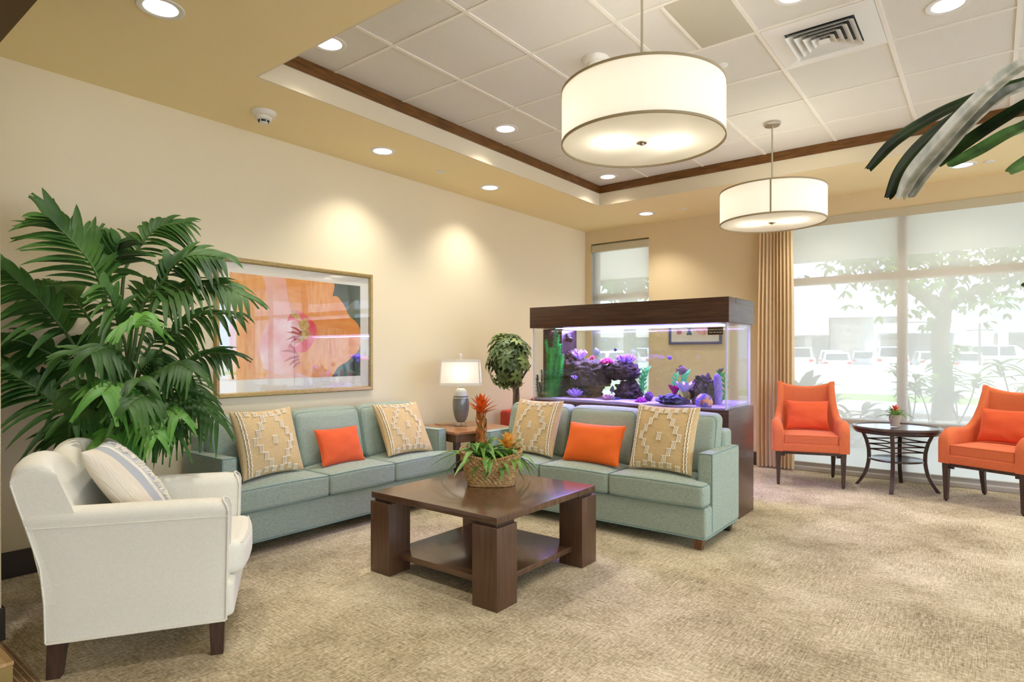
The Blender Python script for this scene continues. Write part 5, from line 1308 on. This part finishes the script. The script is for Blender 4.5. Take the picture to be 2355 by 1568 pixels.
# ------------------------------------------------------------------ outside the windows
asph_m = mat('asphalt', (176, 178, 184), .9, (158, 160, 166), 6); conc_m = mat('concrete', (206, 202, 194), .9, (192, 188, 180), 3)
struct(G().box(-40, 40, YW + .25, 15.0, -.12, -.03).obj('ground', conc_m, smooth=0), 'pale concrete patio and drive outside the windows')
struct(G().box(-60, 60, 15.0, 15.25, -.12, .06).obj('kerb', conc_m, smooth=0), 'concrete kerb beyond the drive')
struct(G().box(-60, 60, 15.25, 18.5, -.12, .05).obj('sidewalk', conc_m, smooth=0), 'pale sidewalk beyond the kerb')
gr = G().box(-60, 60, 18.5, 21.39, -.12, .055).obj('lawn', mat('lawn_grass', (150, 182, 96), .95, (112, 150, 70), 30), None, 0); tag(gr, 'strip of mown grass in front of the low white wall', 'grass', kind='stuff')
struct(G().box(-120, 120, 21.6, 160, -.12, .0).obj('ground', asph_m, smooth=0), 'asphalt car park behind the low wall')
struct(G().rbox(-50, 50, 21.4, 21.62, 0, .95, .02).obj('garden_wall', mat('white_render', (228, 228, 230), .8), smooth=35), 'low white wall along the car park')
struct(G().box(-7, 9, YW + .25, 12.2, 2.95, 3.2).obj('overhang', mat('overhang_boards', (216, 208, 194), .8), smooth=0), 'pale boarded overhang above the patio')
g = G()
for k in range(34): g.box(-7, 9, 7.75 + .13 * k, 7.758 + .13 * k, 2.942, 2.951)
struct(g.obj('trim_5', mat('overhang_joint', (186, 176, 160), .8), smooth=0), 'joints of the boarded overhang')
bark_m = mat('tree_bark', (120, 106, 90), .9, (88, 76, 62), 8, (1, 1, .4), bump=.6)
tl_m = mat('tree_leaf', (128, 164, 66), .5, (76, 112, 40), 1.5, trans=.35)
def tree(name, label, base, limbs, nleaf, spread, lsz, seed, extra=()):
    t = thing(name, label, 'tree', base, group=None); B = Vector(base); rnd = random.Random(seed); g = G(); ends = []
    for pts, r0, r1 in limbs:
        C_ = crv([Vector(p) - B for p in pts], 8); N = len(C_) - 1; g.tube(C_, [r0 + (r1 - r0) * i / N for i in range(N + 1)], 10); 
        if r1 < .08: ends += C_[int(N * .4):]
    for _ in range(26):
        p = rnd.choice(ends); q = p + Vector((rnd.uniform(-1, 1), rnd.uniform(-1, 1), rnd.uniform(-.2, .8))) * spread; g.tube([p, p.lerp(q, .5) + Vector((0, 0, .08)), q], [.02, .014, .006], 5); ends.append(q); ends.append(p.lerp(q, .6))
    g.obj('trunk', bark_m, t); g = G(); ends += [Vector(p) - B for p in extra]
    for _ in range(nleaf):
        p = rnd.choice(ends) + Vector((rnd.gauss(0, 1), rnd.gauss(0, 1), rnd.gauss(0, .8))) * spread * .42
        for j in range(3):
            a = rnd.uniform(0, 6.28); d = Vector((math.cos(a), math.sin(a), rnd.uniform(-1.0, .1))); g.leaf(p, d, (rnd.uniform(-.4, .4), rnd.uniform(-.4, .4), 1), lsz * rnd.uniform(.7, 1.2), lsz * .5, .3, 3, .15, 0, .8)
    g.obj('foliage', tl_m, t, 80); return t
A = lambda px, py, t=12.2: at(px, py, t)
tree('shade_tree', 'broad-leaved tree with forked trunk outside the large window', at(2165, 971, 12.2), [
    ([A(2165, 971), A(2170, 880), A(2160, 790), A(2168, 740), A(2172, 690)], .19, .12),
    ([A(2172, 690), A(2190, 620), A(2200, 560), A(2230, 480, 12)], .10, .035), ([A(2168, 720), A(2110, 670, 12), A(2030, 640, 11.8), A(1995, 590, 11.7), A(1950, 560, 11.5)], .14, .04),
    ([A(2172, 715), A(2215, 680, 12), A(2290, 655, 11.9), A(2380, 620, 11.8)], .10, .04), ([A(2190, 640), A(2130, 590, 12.5), A(2080, 560, 12.6)], .07, .03), ([A(2290, 655, 11.9), A(2310, 600), A(2300, 550)], .06, .03)], 1000, .62, .175, 3,
    [A(2050, 680), A(2030, 690), A(2130, 720), A(2245, 700), A(2280, 690), A(1900, 585, 10.8), A(1860, 590, 10.6), A(1930, 600, 11), A(1980, 600, 11), A(2120, 640), A(2340, 600)])
tree('shade_tree', 'leafy tree seen through the narrow window', at(1450, 905, 15), [
    ([at(1450, 905, 15), at(1450, 800, 15), at(1445, 720, 15)], .2, .13), ([at(1445, 720, 15), at(1420, 660, 14.5), at(1400, 600, 14)], .12, .04), ([at(1445, 720, 15), at(1470, 650, 15), at(1480, 590, 14.5)], .12, .04)], 420, .62, .22, 8,
    [at(1400 + 14 * k, 590 + 22 * (k % 5), 14 + .1 * k) for k in range(8)] + [at(1395, 690, 14), at(1490, 695, 14)])
up = thing('utility_pole', 'slim pale pole beside the low white wall', 'pole', at(2013, 912, 20))
pz = Vector(up.location); G().tube([(0, 0, -pz.z - .0 + .05), (0, 0, .4), (0, 0, 5.5)], [.11, .055, .045], 12).obj('shaft', mat('pole_grey', (196, 192, 180), .7), up)
# shrubs by the patio
shl_m = mat('shrub_leaf', (142, 176, 84), .45, (92, 132, 56), 4, trans=.3); shd_m = mat('shrub_leaf_dark', (110, 132, 84), .45, (78, 100, 60), 4, trans=.25)
def shrub(label, px, py, t, heights, n, L, W, m, seed, spread=.25, up_=.5):
    b = at(px, py, t); b.z = -.03; s_ = thing('leafy_shrub', label, 'shrub', b, group=None); rnd = random.Random(seed); st = G(); g = G()
    for h in heights:
        top = Vector((rnd.uniform(-1, 1) * spread, rnd.uniform(-1, 1) * spread, h)); st.tube(crv([(0, 0, 0), top * .5 + Vector((.03, 0, 0)), top], 4), .012, 6)
        for k in range(n):
            a = 2.4 * k + rnd.random(); el = rnd.uniform(-.1, 1.1) * up_ * 2; p = top - Vector((0, 0, .25 * rnd.random() * min(1, h)))
            g.leaf(p, (math.cos(a) * math.cos(el), math.sin(a) * math.cos(el), math.sin(el)), (0, 0, 1), L * rnd.uniform(.7, 1.1), W, .45, 6, .25, 0, .65)
    st.obj('stems', bark_m, s_); g.obj('leaves', m, s_, 80); return s_
shrub('spiky dark shrub left of the large window behind the curtain edge', 1855, 960, 10.0, (.65, .75, .7), 9, .75, .15, shd_m, 1, .15, .75)
shrub('low fanning shrub behind the coral armchair by the curtain', 1945, 960, 10.2, (.25, .35, .5, .2), 9, .55, .12, shd_m, 2, .45, .45)
shrub('tall leafy shrub right of the window mullion, in front of the tree', 2140, 968, 11.0, (.75, 1.0, 1.25, .6, 1.45), 15, .42, .125, shl_m, 3, .40, .4)
shrub('bushy light green shrub beside the tree trunk', 2205, 970, 11.4, (.6, .85, 1.1, .9), 16, .42, .125, shl_m, 4, .38, .4)
shrub('leafy shrub left of the window mullion', 2095, 968, 11.2, (.9, .7, 1.1), 13, .36, .10, shl_m, 5, .25, .4)
shrub('leafy shrub behind the coral armchair at the right edge', 2330, 968, 10.8, (.7, .95, 1.15, 1.3), 15, .44, .13, shl_m, 6, .42, .4)
shrub('low dark bush on the patio below the window rail at left', 1960, 1040, 8.8, (.12, .2, .15), 10, .40, .06, shd_m, 7, .25, .4)
shrub('low dark bush on the patio below the window rail behind the round table', 2110, 1050, 8.8, (.12, .2, .2, .12), 10, .40, .06, shd_m, 8, .4, .4)
# parked cars
wg_m = mat('car_glass', (52, 58, 66), .08, coat=1); ty_m = mat('tyre', (30, 30, 32), .8); tail_m = mat('tail_lamp', (206, 40, 36), .3)
def car(loc, rz, c, L, W, Hh, kind, label):
    t = thing('car', label, 'car', loc, rz, group='parked cars beyond the low wall'); m = mat('car_paint_%02x%02x%02x' % c, c, .25, coat=.6); z0 = .28; zb = Hh * .58
    def sec(pts, w0, w1): return [[(x, s * (w0 if z < zb + .01 else w1), z) for x, z in pts] for s in (-1, 1)]
    lo_ = [(-L / 2, z0 + .1), (-L / 2 + .05, z0), (L / 2 - .05, z0), (L / 2, z0 + .1), (L / 2 - .03, zb * .86), (L * .22, zb), (-L / 2 + .06, zb), (-L / 2, zb * .8)]
    G().loft(sec(lo_, W / 2, W / 2)).obj('body', m, t, 30)
    r0 = -L / 2 + (.08 if kind != 'sedan' else .75)
    ca_ = [(r0, zb - .01), (r0 + (.12 if kind != 'sedan' else .35), Hh - .05), (r0 + .45, Hh), (L * .02, Hh), (L * .10, Hh - .06), (L * .25, zb - .01)]
    G().loft([[(x, s * (W / 2 - .02 - .14 * max(0, (z - zb)) / (Hh - zb)), z) for x, z in ca_] for s in (-1, 1)]).obj('cabin', m, t, 30)
    g = G()
    for s in (-1, 1):
        for x0, x1 in ((r0 + .32, -L * .13), (-L * .11, L * .08)):
            g.add([(x0, s * (W / 2 - .03), zb + .04), (x1, s * (W / 2 - .03), zb + .04), (x1 - (.10 if x1 > 0 else 0), s * (W / 2 - .13), Hh - .10), (x0 + .06, s * (W / 2 - .13), Hh - .10), (x0, s * (W / 2 - .01), zb + .04), (x1, s * (W / 2 - .01), zb + .04), (x1 - (.10 if x1 > 0 else 0), s * (W / 2 - .115), Hh - .10), (x0 + .06, s * (W / 2 - .115), Hh - .10)],
                  [(0, 1, 2, 3), (7, 6, 5, 4), (0, 4, 5, 1), (1, 5, 6, 2), (2, 6, 7, 3), (3, 7, 4, 0)])
    wl, wr_ = W / 2 - .18, W / 2 - .26
    for (xa, za, xb, zb_, o) in ((r0, zb, r0 + (.12 if kind != 'sedan' else .35), Hh - .06, -.012), (L * .25, zb, L * .10, Hh - .07, .012)):
        g.add([(xa + o, -wl, za + .06), (xa + o, wl, za + .06), (xb + o, wr_, zb_ - .02), (xb + o, -wr_, zb_ - .02), (xa - o, -wl, za + .06), (xa - o, wl, za + .06), (xb - o, wr_, zb_ - .02), (xb - o, -wr_, zb_ - .02)], [(0, 1, 2, 3), (7, 6, 5, 4), (0, 4, 5, 1), (1, 5, 6, 2), (2, 6, 7, 3), (3, 7, 4, 0)])
    g.obj('windows', wg_m, t, 0)
    for sx in (-1, 1):
        for sy in (-1, 1):
            wv = G().lathe([(.18, -.1), (.31, -.1), (.33, -.06), (.33, .06), (.31, .1), (.18, .1)], 20).obj('wheel', ty_m, t); wv.rotation_euler = (PI / 2, 0, 0); wv.location = (sx * L * .31, sy * (W / 2 - .10), .33)
    g = G()
    for s in (-1, 1): g.rbox(-L / 2 - .01, -L / 2 + .05, *sorted((s * (W / 2 - .02), s * (W / 2 - .30))), zb * .74, zb * .92, .01)
    g.obj('tail_lamp', tail_m, t); return t
wht, slv, gry = (236, 238, 240), (196, 200, 206), (150, 156, 166)
def cz(px, py, t): p = at(px, py, t); return (p.x, p.y, 0)
for (px, t, rz, c, L, W, Hh, k, lb) in ((1842, 44, 100, wht, 4.6, 1.8, 1.75, 'suv', 'white car at the left edge of the large window view'), (1912, 51, 100, slv, 4.7, 1.8, 1.60, 'sedan', 'silver sedan in the farther row behind the spiky shrub'),
      (1922, 43, 103, wht, 4.4, 1.75, 1.42, 'sedan', 'white sedan nearest the low wall at left'), (1985, 52, 100, gry, 4.5, 1.8, 1.55, 'sedan', 'grey sedan left of the white van with red lights'),
      (2043, 44, 103, wht, 4.7, 1.9, 1.80, 'suv', 'white van with red tail lights left of the mullion'), (2135, 46, 103, slv, 4.6, 1.8, 1.5, 'sedan', 'silver sedan behind the tree trunk'),
      (2212, 40, 103, wht, 4.7, 1.8, 1.42, 'sedan', 'white sedan with pale windscreen right of the tree'), (2310, 46, 16, wht, 5.2, 2.0, 1.95, 'suv', 'white van side-on at the right, beyond the street lamp'),
      (1385, 46, 103, wht, 4.7, 1.8, 1.5, 'sedan', 'white car seen through the left of the narrow window'), (1437, 40, 103, slv, 4.7, 1.8, 1.5, 'sedan', 'silver car seen through the middle of the narrow window'), (1482, 48, 103, wht, 4.7, 1.9, 1.75, 'suv', 'white van seen through the right of the narrow window')):
    car(cz(px, 819, t), R(rz), c, L, W, Hh, k, lb)
# street lamp
sl_ = thing('street_lamp', 'twin-headed lamp post in the car park right of the tree', 'street lamp', cz(2253, 830, 34))
G().tube([(0, 0, 0), (0, 0, 3.0)], .06, 10).obj('post', mat('lamp_post', (120, 116, 112), .6), sl_)
G().tube([(-.6, 0, 2.6), (0, 0, 2.62), (.6, 0, 2.6)], .035, 8).obj('cross_arm', MATS['lamp_post'], sl_)
for s in (-1, 1): G().lathe([(.05, -.12), (.22, 0), (.24, .12), (.10, .22)], 16, (s * .6, 0, 2.75)).obj('globe', white_m, sl_)
# shops beyond the car park
bp0 = at(2000, 819, 66); sb = thing('shop_building', 'long white shop building with shaded storefronts beyond the car park', 'building', (bp0.x, bp0.y, 0), R(13.5))
bw = mat('building_white', (232, 238, 244), .8); bs = mat('storefront_shade', (150, 146, 142), .7); bc = mat('building_cream', (226, 220, 210), .8); st_m = mat('stone_clad', (176, 166, 156), .9, (140, 132, 124), 3)
sb.scale = (1.27, 1.27, 1.27)
G().box(-40, 7.4, 0, 4, 0, 7.4).obj('wall', bc, sb, 0)
G().box(-40, 7.4, -1.2, 0, 4.1, 7.4).obj('fascia', bw, sb, 0)
G().box(-40, -3.2, -2.4, -1.2, 2.6, 4.0).obj('awning', mat('awning_cream', (232, 224, 208), .8), sb, 0)
g = G(); S = []
G().box(.4, 7.6, -2.0, -1.2, 2.7, 3.5).obj('awning', bw, sb, 0)
for k in range(9): G().box(-38 + 4.2 * k, -38 + 4.2 * k + 3.6, -.06, 0, .0, 2.5).obj('storefront', bs, sb, 0)
G().box(.8, 6.6, -.06, 0, .1, 2.6).obj('storefront', bs, sb, 0)
for x in (-3.0, 5.2): G().box(x, x + 2.2, -.9, .1, 0, 4.1).obj('stone_pillar', st_m, sb, 0)
G().box(-14.5, -12.6, -2.46, -2.4, 3.0, 3.7).obj('sign_board', mat('sign_pink', (226, 120, 130), .7), sb, 0)
G().box(2.0, 6.2, -1.26, -1.2, 3.62, 4.05).obj('sign_board', mat('sign_faded', (222, 206, 210), .7), sb, 0)
b2 = at(2330, 819, 58); sb2 = thing('shop_building', 'white and grey-green shop front with a red sign at the right edge', 'building', (b2.x, b2.y, 0), R(13.5))
sb2.scale = (1.26, 1.26, 1.26)
G().box(-3.4, 14, 0, 3, 0, 5.2).obj('wall', bw, sb2, 0)
G().box(-1.2, 14, -1.6, 0, 2.6, 5.3).obj('fascia', mat('grey_green', (176, 196, 190), .8), sb2, 0)
G().box(-1.2, 14, -.06, 0, 0, 2.5).obj('storefront', bs, sb2, 0)
for x in (-1.2, .4): G().box(x, x + .5, -1.6, -1.1, 0, 2.6).obj('pillar', bw, sb2, 0)
G().box(.9, 4, -1.68, -1.6, 3.3, 4.8).obj('sign_board', MATS['sign_pink'], sb2, 0)
